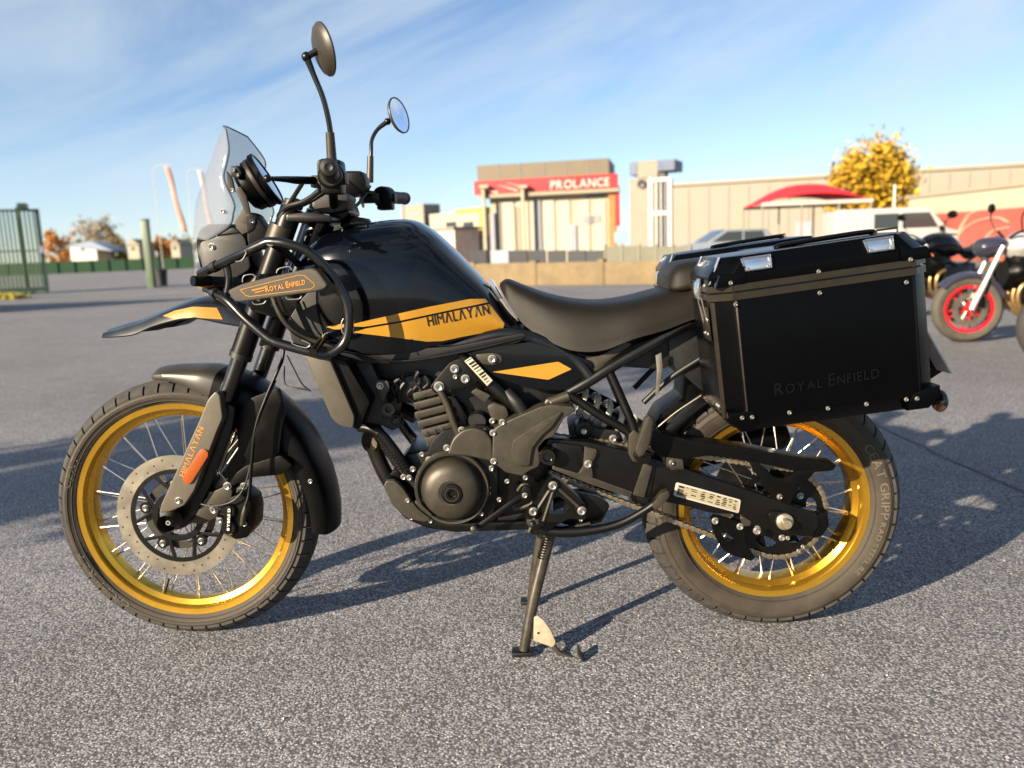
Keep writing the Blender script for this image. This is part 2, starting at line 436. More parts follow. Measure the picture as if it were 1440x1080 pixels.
obj('disc_carrier', bm, satin, fwheel)
bm = bmesh.new()
lathe(bm, [(.074, yd+.010), (.092, yd+.010), (.092, yd+.013), (.074, yd+.013)], c, (0, 1, 0), 64, closed=True)
obj('sensor_ring', bm, bronze, fwheel)
for i in range(5):
    a = R(72*i+20); o = bpy.data.objects.new('bolt', bolt_me); col.objects.link(o); o.parent = fwheel
    o.location = c+Vector((math.cos(a)*.086, yd-.006, math.sin(a)*.086)); o.scale = (.0062,)*3
for i in range(5):
    bm = bmesh.new()
    a = R(72*i+20); lathe(bm, [(0, yd-.003), (.015, yd-.003), (.015, yd+.003), (0, yd+.003)], c+Vector((math.cos(a)*.086, 0, math.sin(a)*.086)), (0, 1, 0), 16); obj('bolt_boss', bm, satin, fwheel)

# rear sprocket, disc
yc = -.094
bm = bmesh.new(); sp = []
NT = 45
for i in range(NT*4):
    a = 2*math.pi*i/(NT*4); r = .1085+(.0075 if i % 4 in (1, 2) else 0); sp.append(RWC+Vector((math.cos(a)*r, yc-.003, math.sin(a)*r)))
holes = []
for k in range(6):
    hh = []
    for i in range(14):
        a = 2*math.pi*i/14; ca = R(60*k+8); rr = .081+math.cos(a)*.0135; an = ca+math.sin(a)*R(19); hh.append(RWC+Vector((math.cos(an)*rr, yc-.003, math.sin(an)*rr)))
    holes.append(hh)
poly_prism(bm, sp, (0, .006, 0), 0, holes); obj('sprocket', bm, satin, rwheel, 30)
for k in range(6):
    a = R(60*k+38); o = bpy.data.objects.new('bolt', bolt_me); col.objects.link(o); o.parent = rwheel; o.location = RWC+Vector((math.cos(a)*.066, yc-.005, math.sin(a)*.066)); o.scale = (.006,)*3
bm = bmesh.new(); lathe(bm, [(.085, .085), (.12, .085), (.12, .09), (.085, .09)], RWC, (0, 1, 0), 64, closed=True); lathe(bm, [(.04, .083), (.086, .086), (.086, .089), (.04, .09)], RWC, (0, 1, 0), 48, closed=True)
obj('brake_disc', bm, disc_m, rwheel, 30)

# ------------------------------------------------------------------ fork
for s in (-1, 1):
    leg = empty('fork_leg', parent=bike)
    def FP(a, b, y=-.105):
        q = P(a, b, y); return Vector((q.x, q.y if s < 0 else -q.y, q.z))
    top, mid, low, axl = FP(411, 292), FP(340, 497), FP(315, 566), FP(246, 730)
    bm = bmesh.new(); tube(bm, [top, mid], .0262, 20, spline=False); obj('outer_tube', bm, satin, leg)
    bm = bmesh.new(); tube(bm, [top+(top-mid).normalized()*.002, top+(top-mid).normalized()*.016], .023, 20, spline=False); tube(bm, [top, top+(top-mid).normalized()*.024], .012, 6, spline=False); obj('fork_cap', bm, bronze, leg)
    bm = bmesh.new(); tube(bm, [mid-(mid-top).normalized()*.002, mid+(mid-top).normalized()*.012], .0275, 20, spline=False); obj('dust_seal', bm, dark, leg)
    bm = bmesh.new(); tube(bm, [mid, low, axl.lerp(low, .1)], .0205, 20, k=3); obj('stanchion', bm, frame_m, leg)
    # cast axle lug
    px = [(318, 566), (331, 574), (326, 606), (296, 684), (276, 722), (262, 741), (246, 747), (231, 741), (227, 728), (236, 715), (270, 668), (300, 596)]
    pts = [FP(a, b, -.128) for a, b in roundpx(px, 5)]; bm = bmesh.new(); poly_prism(bm, pts, (0, -s*.04, 0), .006); obj('axle_lug', bm, satin, leg)
    px = [(303, 550), (309, 555), (313, 588), (305, 606), (273, 690), (259, 711), (241, 719), (224, 722), (226, 711), (280, 592), (292, 562)]
    pts = [FP(a, b, -.158) for a, b in roundpx(px, 4)]; bm = bmesh.new(); poly_prism(bm, pts, (0, -s*.03, 0), .008, seg=3); gd = obj('fork_guard', bm, guardm, leg)
    bm = bmesh.new(); a = FP(287, 638, -.158); b = FP(265, 673, -.158); dd = (b-a).normalized(); nn = Vector((dd.z, 0, -dd.x)); pts = []
    for cc, a0 in ((a, 0), (b, math.pi)):
        for j in range(9):
            t = a0+math.pi*j/8; pts.append(cc+(nn*math.cos(t)-dd*math.sin(t))*.0125)
    poly_prism(bm, pts, (0, s*.006, 0), .002); obj('reflector', bm, orange, leg)
    bm = bmesh.new(); q = FP(241, 732, -.158); lathe(bm, [(0, -.002), (.006, -.002), (.008, -.014), (.013, -.016), (.0215, -.013), (.0225, -.002), (.0225, .03)], q, (0, -s*-1, 0), 28); obj('axle_nut', bm, bronze, leg)
    if s < 0:
        gb = bvh_of(gd)
        text_px('lettering', 'HIMΛLΛYΛN', (259.5, 671), (287.5, 602), 8.2, gb, text_or, leg, off=.001, up=(-1, -.42), bold=.012, gap=.2)
        bolt(250, 704, -.160, .0075, leg)
        # white hub of the axle end
        bm = bmesh.new(); lathe(bm, [(.003, -.0185), (.006, -.0185), (.006, -.012)], q, (0, 1, 0), 16, closed=True); obj('axle_end', bm, steel, leg)
# brake caliper with bracket and hoses
cal = empty('brake_caliper', parent=bike)
plate('bracket', [(268, 735), (284, 708), (296, 693), (318, 683), (327, 688), (325, 700), (312, 714), (303, 728), (285, 738)], -.125, -.09, bronze, cal, .003, 3)
plate('body', [(316, 712), (322, 700), (338, 694), (352, 704), (356, 722), (355, 745), (347, 757), (330, 760), (318, 750), (314, 730)], -.135, -.05, plastic, cal, .008, 4)
for (a, b) in ((322, 718), (322, 742)):
    bm = bmesh.new(); lathe(bm, [(0, -.006), (.015, -.006), (.0185, -.002), (.0185, .02)], P(a, b, -.138), (0, 1, 0), 24); pc = obj('piston_cover', bm, satin, cal)
bb = plate('label_strip', [(318.5, 713), (325, 713), (324.5, 749), (318, 748)], -.146, -.14, satin, cal, .001, 2)
text_px('lettering', 'BYBRE D', (322.6, 746), (324, 715), 3.6, bvh_of(bb), text_wh, cal, off=.001, bold=.03)
for q in ((319, 684, -.128, .0088), (300, 717, -.128, .0088), (342, 684, -.11, .0075), (309, 732, -.13, .006), (343, 737, -.138, .006)): bolt(*q, cal)
ptube('brake_hose', [(342, 735, -.145), (345, 715, -.15), (351, 690, -.145), (354, 650, -.14), (360, 600, -.135), (374, 560, -.13), (391, 520, -.12), (397, 505, -.1), (400, 480, -.09)], .0042, plastic, cal, 8)
ptube('hose_end', [(341, 738, -.146), (343, 722, -.149), (348, 705, -.147)], [.007, .0065, .0048], bronze, cal, 10)
ptube('sensor_cable', [(283, 709, -.14), (300, 712, -.15), (325, 706, -.15), (341, 690, -.148), (351, 660, -.142), (358, 620, -.138), (368, 580, -.132), (388, 535, -.12)], .0022, dark, cal, 6)
ptube('breather_wire', [(404, 500, -.1), (414, 520, -.12), (425, 540, -.13), (437, 550, -.13)], .0018, dark, cal, 6)
ptube('breather_wire', [(400, 515, -.1), (401, 540, -.12), (415, 545, -.13), (436, 549, -.13)], .0018, dark, cal, 6)

# ------------------------------------------------------------------ front mudguard (channel swept round the wheel)
mg = empty('mudguard', parent=bike)
def arc_guard(a_list, r0, hw, skirt, flare=.0):
    rings = []
    for (a, r, w_, s_) in a_list:
        a = R(a); e = Vector((math.cos(a), 0, math.sin(a)))
        rg = []
        for (yy, dr) in ((-1.0, -s_), (-1.0, -s_*.35), (-.86, -.004), (-.5, .004), (0, .008), (.5, .004), (.86, -.004), (1.0, -s_*.35), (1.0, -s_), (.94, -s_), (.94, -s_*.35), (.80, -.009), (.45, -.001), (0, .003), (-.45, -.001), (-.80, -.009), (-.94, -s_*.35), (-.94, -s_)):
            rg.append(FWC+e*(r+dr)+Vector((0, yy*w_, 0)))
        rings.append(rg)
    bm = bmesh.new(); loft(bm, rings, 5, 2); return bm
bm = arc_guard([(96.4, .367, .050, .010), (95.6, .371, .058, .016), (93, .373, .063, .020), (88, .375, .067, .026), (81, .379, .072, .038), (75, .386, .077, .052), (68, .389, .078, .060)], 0, 0, 0)
obj('front_section', bm, mat('dark_grey_mudguard_plastic', (.030, .027, .022), .4, var=.1, vscale=14, bump=.06, bscale=900), mg, 45)
bm = arc_guard([(70, .391, .080, .075), (60, .390, .082, .085), (48, .388, .083, .080), (34, .386, .083, .062), (20, .384, .082, .050), (8, .386, .080, .046), (-2, .389, .078, .044), (-9, .391, .076, .042)], 0, 0, 0)
obj('rear_section', bm, plastic, mg, 45)
plate('stay', [(330, 585), (352, 560), (392, 545), (400, 575), (392, 640), (372, 658), (345, 668), (322, 690), (318, 660), (335, 630)], -.10, -.085, plastic, mg, .004, 6)
plate('stay', [(318, 676), (345, 655), (395, 640), (412, 655), (395, 668), (352, 672), (326, 692)], -.105, -.085, plastic, mg, .004, 4)
bolt(436, 677, -.086, .005, mg); bolt(330, 585, -.104, .005, mg)

# ------------------------------------------------------------------ yokes, headlight, screen, instrument
yk = empty('triple_clamp', parent=bike)
plate('upper_yoke', [(402, 301), (430, 298), (466, 303), (468, 312), (430, 312), (402, 312)], -.14, .14, satin, yk, .006, 4)
plate('lower_yoke', [(352, 420), (372, 408), (418, 420), (420, 440), (380, 446), (350, 436)], -.14, .14, satin, yk, .006, 4)
ptube('steering_head', [(452, 312, 0), (405, 440, 0)], .035, frame_m, yk, 16)
ptube('clamp_collar', [(398, 318, -.105), (390, 342, -.105)], .031, bronze, yk, 20)
hl = empty('headlight', parent=bike)
c = P(312, 362, 0); bm = bmesh.new()
lathe(bm, [(0, .10), (.045, .09), (.075, .05), (.082, .01), (.085, -.012), (.080, -.026), (.074, -.028)], c, Vector((1, 0, .12)), 40); obj('bowl', bm, plastic, hl)
bm = bmesh.new(); lathe(bm, [(.074, -.026), (.05, -.036), (0, -.042)], c, Vector((1, 0, .12)), 40); obj('lens', bm, glass_mat('headlamp_lens', (.75, .78, .8), .6), hl)
plate('bracket', [(281, 340), (300, 335), (328, 318), (345, 335), (352, 378), (330, 392), (300, 400), (287, 388), (281, 362)], -.105, -.095, dark, hl, .004, 6)
bolt(297, 347, -.107, .0075, hl)
for sx in (-1, 1):
    o = empty('indicator', parent=bike)
    bm = bmesh.new(); pts = [P(338, 396, -.12), P(312, 396, -.15), P(290, 396, -.19)]; pts2 = [P(296, 396, -.185), P(271, 395, -.22)]
    for l in (pts, pts2):
        for q in l: q.y *= -sx
    tube(bm, pts, [.010, .012, .014], 10); obj('stalk', bm, dark, o)
    bm = bmesh.new(); tube(bm, pts2, [.0135, .012], 12); obj('lamp_body', bm, plastic, o)
    bm = bmesh.new(); d = (pts2[1]-pts2[0]).normalized(); tube(bm, [pts2[0]+Vector((.004, 0, -.010)), pts2[1]-d*.004+Vector((0, 0, -.006))], .006, 10); obj('lens', bm, orange, o)

ws = empty('windscreen', parent=bike)
near = [(292, 338), (322, 318), (328, 300), (329, 285), (315, 252), (319, 228), (322, 208), (318, 181)]
cent = [(274, 336), (276, 318), (277, 300), (280, 282), (291, 254), (299, 233), (307, 208), (318, 178)]
rows = []
for i, ((na, nb), (ca, cb)) in enumerate(zip(near, cent)):
    wy = [.090, .130, .136, .138, .130, .128, .120, .070][i]
    A = P(na, nb, -wy); C0 = P(ca, cb, 0); B = Vector((A.x, wy, A.z)); row = []
    for j in range(17):
        t = -1+2*j/16; k2 = abs(t)**2.2
        row.append(Vector((C0.x*(1-k2)+A.x*k2, t*wy, C0.z*(1-k2)+A.z*k2)))
    rows.append(row)
colsw = [cr_spline([r[j] for r in rows], 5) for j in range(17)]
bm = bmesh.new(); V = [[bm.verts.new(colsw[j][i]) for j in range(17)] for i in range(len(colsw[0]))]
for i in range(len(V)-1):
    for j in range(16): bm.faces.new((V[i][j], V[i][j+1], V[i+1][j+1], V[i+1][j]))
o = obj('screen', bm, screen_m, ws, 80); md = o.modifiers.new('thickness', 'SOLIDIFY'); md.thickness = .0035
# polished rim of the screen edge
bm = bmesh.new(); edge = [V_ for V_ in [colsw[0][i] for i in range(len(colsw[0]))]]+[colsw[j][-1] for j in range(1, 17)]+[colsw[16][i] for i in range(len(colsw[0])-2, -1, -1)]
tube(bm, edge, .0021, 6, spline=False); obj('screen_edge', bm, glass_mat('screen_edge', (.05, .055, .065), .75), ws)
for (a, b, y) in ((313, 297, -.131), (326, 268, -.13)):
    bolt(a, b, y, .0045, ws)
plate('mount', [(318, 240), (326, 250), (330, 268), (338, 262), (346, 275), (356, 318), (372, 330), (378, 350), (340, 352), (330, 312), (342, 292), (332, 270), (320, 268)], -.075, -.068, bronze, ws, .002, 2)
plate('mount', [(346, 302), (352, 298), (362, 302), (380, 330), (372, 352), (348, 348), (347, 325)], -.10, -.06, plastic, ws, .004, 3)
bolt(355, 312, -.103, .008, ws, me=rivet_me)
for q in ((328, 239, -.085, .0038), (334, 246, -.085, .0032)): bolt(*q, ws)
plate('wiring_block', [(322, 234), (334, 232), (340, 244), (336, 252), (324, 248)], -.08, .02, dark, ws, .004, 3)

ins = empty('instrument_cluster', parent=bike)
ax = Vector((.86, .10, .48)).normalized(); c = P(374, 252, -.01)
bm = bmesh.new(); lathe(bm, [(0, -.062), (.045, -.060), (.056, -.050), (.058, -.034), (.062, -.030), (.062, -.012), (.068, -.006), (.068, .004), (.064, .006), (.060, .003)], c, ax, 48); obj('pod', bm, plastic, ins)
bm = bmesh.new(); lathe(bm, [(.061, .0035), (.03, .0045), (0, .005)], c, ax, 48); obj('glass', bm, mat('instrument_glass', (.10, .13, .17), .03, .35, 1.0, spec=1.0), ins)
bm = bmesh.new(); lathe(bm, [(.0605, -.026), (.0635, -.022), (.0635, -.014), (.0605, -.012)], c, ax, 48); obj('pod_band', bm, bronze, ins)

# ------------------------------------------------------------------ handlebar
hb = empty('handlebar', parent=bike)
LE, RE = P(462, 236, -.425), P(569, 279, .425)
bm = bmesh.new(); tube(bm, [LE, LE+Vector((-.03, .14, -.004)), P(468, 262, -.2), P(470, 292, -.07), P(474, 292, .07), P(500, 272, .2), RE+Vector((-.03, -.13, -.004)), RE], .0112, 12); obj('bar', bm, satin, hb)
bm = bmesh.new(); tube(bm, [LE, LE+Vector((-.026, .12, -.003))], .0175, 20); obj('grip', bm, dark, hb)
bm = bmesh.new(); tube(bm, [RE, RE+Vector((-.026, -.12, -.003))], .0175, 20); obj('grip', bm, dark, hb)
for E, s in ((LE, -1), (RE, 1)):
    d = Vector((.03*s*-1*-1, 0, 0)); bm = bmesh.new(); ax2 = Vector((.21*-1 if s < 0 else -.21, -s*1.0, 0)).normalized()*-1
    lathe(bm, [(.004, .004), (.008, .006), (.0155, .004), (.0185, -.004), (.0185, -.014)], E+ax2*.006, ax2, 24, cap=True); obj('bar_end', bm, dark, hb)
def switch(E, s):
    bm = bmesh.new(); d = Vector((-.026, -s*.12, -.003)).normalized(); a = E+d*.125
    lathe(bm, [(.016, 0), (.027, .002), (.029, .010), (.029, .045), (.026, .052), (.012, .053)], a, d, 24, cap=True)
    box(bm, a+d*.026+Vector((.002, 0, -.020)), (.044, .046, .032), .006)
    box(bm, a+d*.026+Vector((.026, 0, -.004)), (.012, .034, .024), .003)
    obj('switch_housing', bm, plastic, hb)
    bm = bmesh.new(); lathe(bm, [(.0165, .0), (.022, .0), (.0235, .004), (.0225, .010)], a-d*.012, d, 24, cap=True); obj('grip_flange', bm, bronze, hb)
    bm = bmesh.new(); b = a+d*.065; box(bm, b+Vector((-.022, 0, -.004)), (.050, .028, .026), .005); obj('lever_perch', bm, satin, hb)
    return a, b, d
la, lb, ld = switch(LE, -1); ra, rb, rd = switch(RE, 1)
tip = P(376, 251, -.40)
bm = bmesh.new(); tube(bm, [lb+Vector((-.035, -.01, -.002)), lb+Vector((-.062, -.055, -.004)), tip.lerp(lb, .42)+Vector((-.022, 0, 0)), tip], [.0085, .0085, .0066, .0040], 10, flat=.7); obj('clutch_lever', bm, satin, hb)
bm = bmesh.new(); bmesh.ops.create_uvsphere(bm, u_segments=16, v_segments=10, radius=.0078, matrix=Matrix.Translation(tip)); obj('lever_ball', bm, satin, hb)
tp2 = Vector((tip.x+.01, .42, tip.z-.012))
bm = bmesh.new(); tube(bm, [rb+Vector((-.035, .01, -.002)), rb+Vector((-.06, .05, -.004)), tp2.lerp(rb, .4)+Vector((-.02, 0, 0)), tp2], [.010, .010, .008, .006], 10, flat=.7); obj('brake_lever', bm, satin, hb)
plate('brake_reservoir', [(484, 240), (508, 240), (514, 252), (514, 268), (500, 276), (482, 272)], .15, .21, plastic, hb, .006, 4)
plate('clutch_reservoir', [(444, 226), (452, 222), (478, 224), (482, 262), (470, 270), (446, 266)], -.26, -.21, plastic, hb, .008, 5)
plate('bar_clamp', [(462, 284), (486, 282), (492, 300), (478, 312), (462, 306)], -.06, .06, satin, hb, .006, 4)
plate('wiring_cover', [(440, 268), (468, 264), (492, 276), (486, 296), (456, 302), (438, 292)], -.10, -.02, dark, hb, .006, 5)
for pts, r in (([(425, 258, -.2), (408, 285, -.14), (393, 310, -.12), (384, 335, -.1), (388, 360, -.09)], .0055), ([(450, 268, -.2), (428, 283, -.17), (404, 291, -.14), (392, 305, -.10), (400, 320, -.06)], .0060),
               ([(456, 272, -.18), (436, 284, -.15), (410, 297, -.11), (402, 310, -.05)], .0040), ([(448, 266, -.18), (424, 286, -.15), (404, 296, -.12), (398, 304, -.09)], .0032),
               ([(520, 262, .22), (500, 290, .12), (470, 296, .05), (440, 300, .02)], .0045), ([(432, 300, -.1), (416, 302, -.12), (398, 306, -.12)], .0035)):
    ptube('control_cable', pts, r, dark, hb, 8)
# mirrors
def make_mirror(c, nrm, base, mid_, knob, boot0, boot1):
    M_ = empty('mirror', parent=bike); n = Vector(nrm).normalized()
    bm = bmesh.new(); lathe(bm, [(0, -.012), (.018, -.0110), (.036, -.0075), (.047, -.002), (.0505, .003), (.0515, .0035), (.0515, .007), (.048, .008)], c, n, 40); obj('shell', bm, mat('grey_mirror_shell', (.020, .017, .012), .45, var=.1, vscale=20), M_)
    bm = bmesh.new(); lathe(bm, [(.048, .0065), (.025, .0075), (0, .008)], c, n, 40); obj('mirror_glass', bm, mirror_m, M_)
    bm = bmesh.new(); tube(bm, [base]+mid_+[knob], [.0058, .0058, .0056, .0056, .0075], 12); obj('stem', bm, frame_m, M_)
    bm = bmesh.new(); bmesh.ops.create_uvsphere(bm, u_segments=16, v_segments=10, radius=.0098, matrix=Matrix.Translation(knob)); tube(bm, [knob, c-n*.008], .0065, 10); obj('ball_joint', bm, satin, M_)
    bm = bmesh.new(); tube(bm, [boot0, boot1], [.0105, .0088], 14); obj('boot', bm, bronze, M_)
make_mirror(P(453, 70, -.35), (.835, .50, .24), P(466.8, 226, -.325), [P(464.2, 182, -.336), P(455, 140, -.345), P(441, 105, -.35)], P(431, 80, -.355), P(467, 230, -.325), P(464, 186, -.335))
make_mirror(P(559, 163, .36), (.93, -.36, .20), P(521, 248, .32), [P(522, 215, .33), P(523, 197, .34), P(531, 182, .35)], P(545, 171, .355), P(520, 256, .315), P(521, 220, .325))
# ------------------------------------------------------------------ beak
bk = empty('beak', parent=bike)
st = [((154, 463.5), (151, 474), .062), ((176, 456.5), (177, 472.5), .070), ((200, 449.5), (204, 469), .076), ((226, 439), (232, 458), .080), ((258, 426), (262, 449), .084), ((288, 418), (290, 446), .086), ((318, 420), (318, 452), .084), ((350, 428), (345, 458), .080)]
rings = []
for (ta, tb), (la_, lb_), w_ in st:
    T = P(ta, tb, -w_*.35); B = P(la_, lb_, -w_); x = T.x; zt = T.z; zb = min(B.z, zt-.006)
    half = [(0, zt+.004), (.40, zt+.001), (.68, zt-.006), (.86, zt-.35*(zt-zb)), (1.0, zb), (.93, zb-.002), (.80, zt-.45*(zt-zb)-.004), (.45, zt-.012), (0, zt-.012)]
    rg = [Vector((x, -a*w_, z)) for a, z in half]+[Vector((x, a*w_, z)) for a, z in half[-2:0:-1]]
    rings.append(rg)
bm = bmesh.new(); loft(bm, rings, 5, 2); beak = obj('shell', bm, mat('dark_blue_black_beak_plastic', (.004, .0055, .009), .30, coat=.3, var=.2, vscale=14), bk, 28)
bb = bvh_of(beak)
decal('stripe', [(229, 444.5), (246, 437), (272, 431.5), (305, 433), (313.5, 449.5), (290, 448), (274, 446), (258, 447.5), (246, 449)], bb, yellow, bk, off=.0012)
plate('under_piece', [(228, 462), (244, 460), (257, 453), (272, 448), (345, 458), (352, 440), (330, 430), (300, 440), (260, 448)], -.045, .045, plastic, bk, .004)

# ------------------------------------------------------------------ tank
tk = empty('fuel_tank', parent=bike)
# (px x, crest py, bottom py, half width, shoulder drop)
stt = [(424, 372, 470, .085, .03), (440, 348, 482, .125, .045), (462, 330, 490, .150, .055), (492, 319, 495, .165, .065), (530, 312, 497, .170, .075), (578, 309, 494, .168, .080), (606, 321, 488, .160, .075), (632, 343, 482, .150, .065), (660, 371, 476, .138, .055), (690, 402, 470, .125, .04), (718, 440, 466, .112, .02), (730, 452, 463, .105, .006)]
rings = []
for (a, t, b, w_, sd_) in stt:
    T = P(a, t, 0); x = T.x; zt = T.z
    zb = P(a, b, -w_*.9).z; hh = zt-zb; sd_ = min(sd_, hh*.5)
    half = [(0, zt), (.30, zt-.002), (.58, zt-.10*sd_-.004), (.80, zt-.42*sd_-.004), (.94, zt-1.0*sd_), (1.0, zt-sd_-(hh-sd_)*.35), (1.0, zt-sd_-(hh-sd_)*.62), (.955, zb+.012), (.90, zb), (.5, zb+.002), (0, zb+.003)]
    rg = [Vector((x, -u*w_, z)) for u, z in half]+[Vector((x, u*w_, z)) for u, z in half[-2:0:-1]]
    rings.append(rg)
bm = bmesh.new(); loft(bm, rings, 6, 3); tank = obj('tank_shell', bm, gloss, tk, 50)
tb = bvh_of(tank)
decal('stripe', [(484, 458.5), (520, 450), (600, 432), (660, 420.5), (682, 420.5), (686, 425.3), (640, 434.5), (560, 451.5), (512, 459.5)], tb, yellow, tk)
decal('stripe', [(497, 467.5), (514, 462), (562, 454), (640, 437.2), (688, 428), (709, 455), (708, 460), (703, 463.5), (650, 473.5), (622, 479.5), (600, 480.3), (560, 475)], tb, yellow, tk, off=.0012)
decal('stripe', [(459, 459.5), (480, 455.5), (490, 456.5), (478, 463), (470, 463)], tb, yellow, tk)
text_px('lettering', 'HIMΛLΛYΛN', (602, 458.5), (688.5, 441.5), 14.5, tb, text_bk, tk, off=.0026, bold=.010, gap=.19)
bm = bmesh.new()
tube(bm, [P(q[0], q[1], -.10) for q in ((482, 327), (486, 318), (496, 315), (513, 314), (516, 318), (513, 324), (490, 331))], .0042, 8, k=4, closed=True); obj('filler_bracket', bm, plastic, tk)
bm = bmesh.new(); lathe(bm, [(0, .03), (.03, .03), (.036, .024), (.038, .0)], P(500, 322, 0), (.2, 0, 1), 32); obj('filler_cap', bm, satin, tk)
plate('seat_hook_trim', [(688, 392), (692, 396), (706, 420), (700, 420), (690, 405)], -.045, .045, chrome, tk, .002)
# lower tank cover and shroud
plate('side_cover', [(404, 452), (424, 420), (445, 400), (470, 420), (492, 470), (520, 494), (640, 487), (735, 468), (742, 472), (730, 482), (640, 499), (560, 512), (470, 510), (436, 500), (410, 480)], -.150, .150, mat('lower_shroud_plastic', (.0035, .0035, .0038), .5, var=.15, vscale=12, spec=.3), tk, .010, 6)
ptube('seam_trim', [(450, 488, -.156), (500, 497, -.158), (560, 508, -.158), (640, 497, -.158), (735, 475, -.152)], .0026, frame_m, tk, 8)

# ------------------------------------------------------------------ radiator shroud
rs = empty('radiator', parent=bike)
plate('shroud', [(428, 500), (462, 502), (498, 586), (496, 603), (477, 598), (467, 590)], -.215, -.185, mat('bronze_shroud_plastic', (.046, .039, .027), .42, var=.1, vscale=14, bump=.1, bscale=900), rs, .007, 4)
plate('shroud_side', [(462, 502), (486, 508), (520, 566), (505, 604), (496, 602), (498, 586)], -.20, -.11, plastic, rs, .004, 3)
plate('core', [(440, 500), (520, 505), (556, 590), (522, 604), (488, 596)], -.13, .16, dark, rs, .004)
bm = bmesh.new()
for i in range(16):
    a = P(442+i*2.8, 505+i*5.6, -.13); box(bm, (a.x-.006, .015, a.z), (.003, .28, .003))
obj('cooling_fins', bm, satin, rs)['kind'] = 'stuff'
plate('shroud', [(428, 500), (462, 502), (498, 586), (496, 603), (477, 598), (467, 590)], .185, .215, MATS['bronze_shroud_plastic'], rs, .007, 4)

# ------------------------------------------------------------------ crash guards with tool bags
loop = [(282, 385, -.16), (306, 373, -.20), (342, 356, -.24), (367, 344.5, -.256), (377, 340.5, -.26), (388, 340.5, -.263), (404, 343, -.265), (434, 354, -.262), (460, 379, -.255), (484, 416, -.25), (491, 452, -.25), (484, 483, -.25), (460, 499, -.255), (437, 495, -.26), (396, 484, -.257), (384, 479.5, -.255), (374, 473, -.252), (344, 447, -.24), (318, 421, -.22), (290, 406, -.17)]
for s in (-1, 1):
    cg = empty('crash_guard', parent=bike)
    def Q(a, b, y):
        q = P(a, b, y); q.y *= -s; return q
    bm = bmesh.new(); tube(bm, [Q(*p) for p in loop], .0108, 14, k=6); obj('guard_tube', bm, frame_m, cg)
    for a, b in (((300, 376, -.19), (306, 373, -.20)), ((300, 411, -.19), (305, 414, -.20))):
        bm = bmesh.new(); tube(bm, [Q(*a), Q(*b)], .0128, 14, spline=False); obj('clamp_ring', bm, dark, cg)
    for pts, r in (([(380, 341, -.27), (398, 352, -.2), (420, 372, -.1)], .009), ([(440, 496, -.285), (452, 480, -.2), (462, 470, -.12)], .009), ([(318, 372, -.2), (322, 395, -.2), (318, 418, -.2)], .009)):
        bm = bmesh.new(); tube(bm, [Q(*p) for p in pts], r, 10); obj('mounting_strut', bm, frame_m, cg)
    bagpx = [(319, 409), (338, 400), (380, 389), (436, 377), (446, 380), (461, 401), (456, 407), (440, 411), (380, 419), (338, 425), (330, 424)]
    pts = [Q(a, b, -.292) for a, b in roundpx(bagpx, 5)]; bm = bmesh.new(); poly_prism(bm, pts, (0, -s*.035, 0), .007, seg=3); bag = obj('guard_pad', bm, mat('brown_grey_pad_fabric', (.036, .030, .021), .6, var=.15, vscale=60, bump=.5, bscale=1400), cg)
    for q in (((331, 368), (340, 366), (346, 356), (344, 352)), ((341, 397), (343, 388), (356, 386), (359, 392)), ((389, 384), (392, 378), (407, 375), (410, 380)), ((402, 417), (405, 421), (421, 420), (424, 416)), ((354, 423), (358, 428), (370, 427), (374, 423)), ((483, 448), (480, 455), (481, 466), (484, 470)), ((410, 478), (412, 484), (430, 489), (436, 484), (424, 478))):
        bm = bmesh.new(); tube(bm, [Q(a, b, -.282) for a, b in q], .0012, 6, k=3); obj('strap_loop', bm, spoke_m, cg)
    if s < 0:
        gb = bvh_of(bag)
        out = [(338, 407.5), (420, 387), (428, 387.5), (441, 398), (443, 402), (438, 406), (352, 417), (346, 415.5)]
        for i in range(len(out)):
            a, b = Vector(out[i]), Vector(out[(i+1) % len(out)]); n = Vector((b.y-a.y, a.x-b.x)).normalized()*.55
            decal('badge_outline', [tuple(a-n), tuple(b-n), tuple(b+n), tuple(a+n)], gb, yellow, cg, off=.0008, step=20)
        text_px('lettering', 'ROYAL ENFIELD', (374, 410.5), (430, 399.5), 8.8, gb, text_or, cg, off=.0012, bold=.03, smallcaps=.78)
        decal('badge_stripe', [(353, 407.5), (373, 403), (372, 405.5), (356, 409.5)], gb, yellow, cg, off=.0012)
        decal('badge_stripe', [(358, 411), (372, 407.8), (372, 408.8), (360, 412)], gb, text_or, cg, off=.0012)

# ------------------------------------------------------------------ seat and side panel
stx = empty('seat', parent=bike)
ss = [(704, 397, 402, .045, 400), (714, 392, 424, .075, 0), (735, 400, 456, .100, 0), (765, 411, 478, .125, 0), (800, 419, 494, .143, 0), (840, 422, 494, .152, 0), (880, 417, 478, .155, 0), (920, 407, 466, .152, 0), (955, 397, 452, .148, 0), (985, 388, 442, .145, 0), (1020, 380, 436, .140, 0)]
rings = []
for (a, t, b, w_, _) in ss:
    T = P(a, t, 0); x = T.x; zt = T.z; zb = min(P(a, b, -w_).z, zt-.008); hh = zt-zb
    half = [(0, zt), (.35, zt-.001), (.62, zt-.05*hh), (.78, zt-.16*hh), (.88, zt-.34*hh), (.96, zt-.62*hh), (1.0, zt-.9*hh), (.97, zb), (.5, zb+.004), (0, zb+.004)]
    rings.append([Vector((x, -u*w_, z)) for u, z in half]+[Vector((x, u*w_, z)) for u, z in half[-2:0:-1]])
bm = bmesh.new(); loft(bm, rings, 6, 3); obj('rider_pad', bm, seat_m, stx, 50)
ss = [(932, 384, 404, .105), (945, 369, 406, .120), (985, 362, 400, .125), (1060, 353, 394, .122), (1130, 347, 390, .110), (1160, 350, 384, .085)]
rings = []
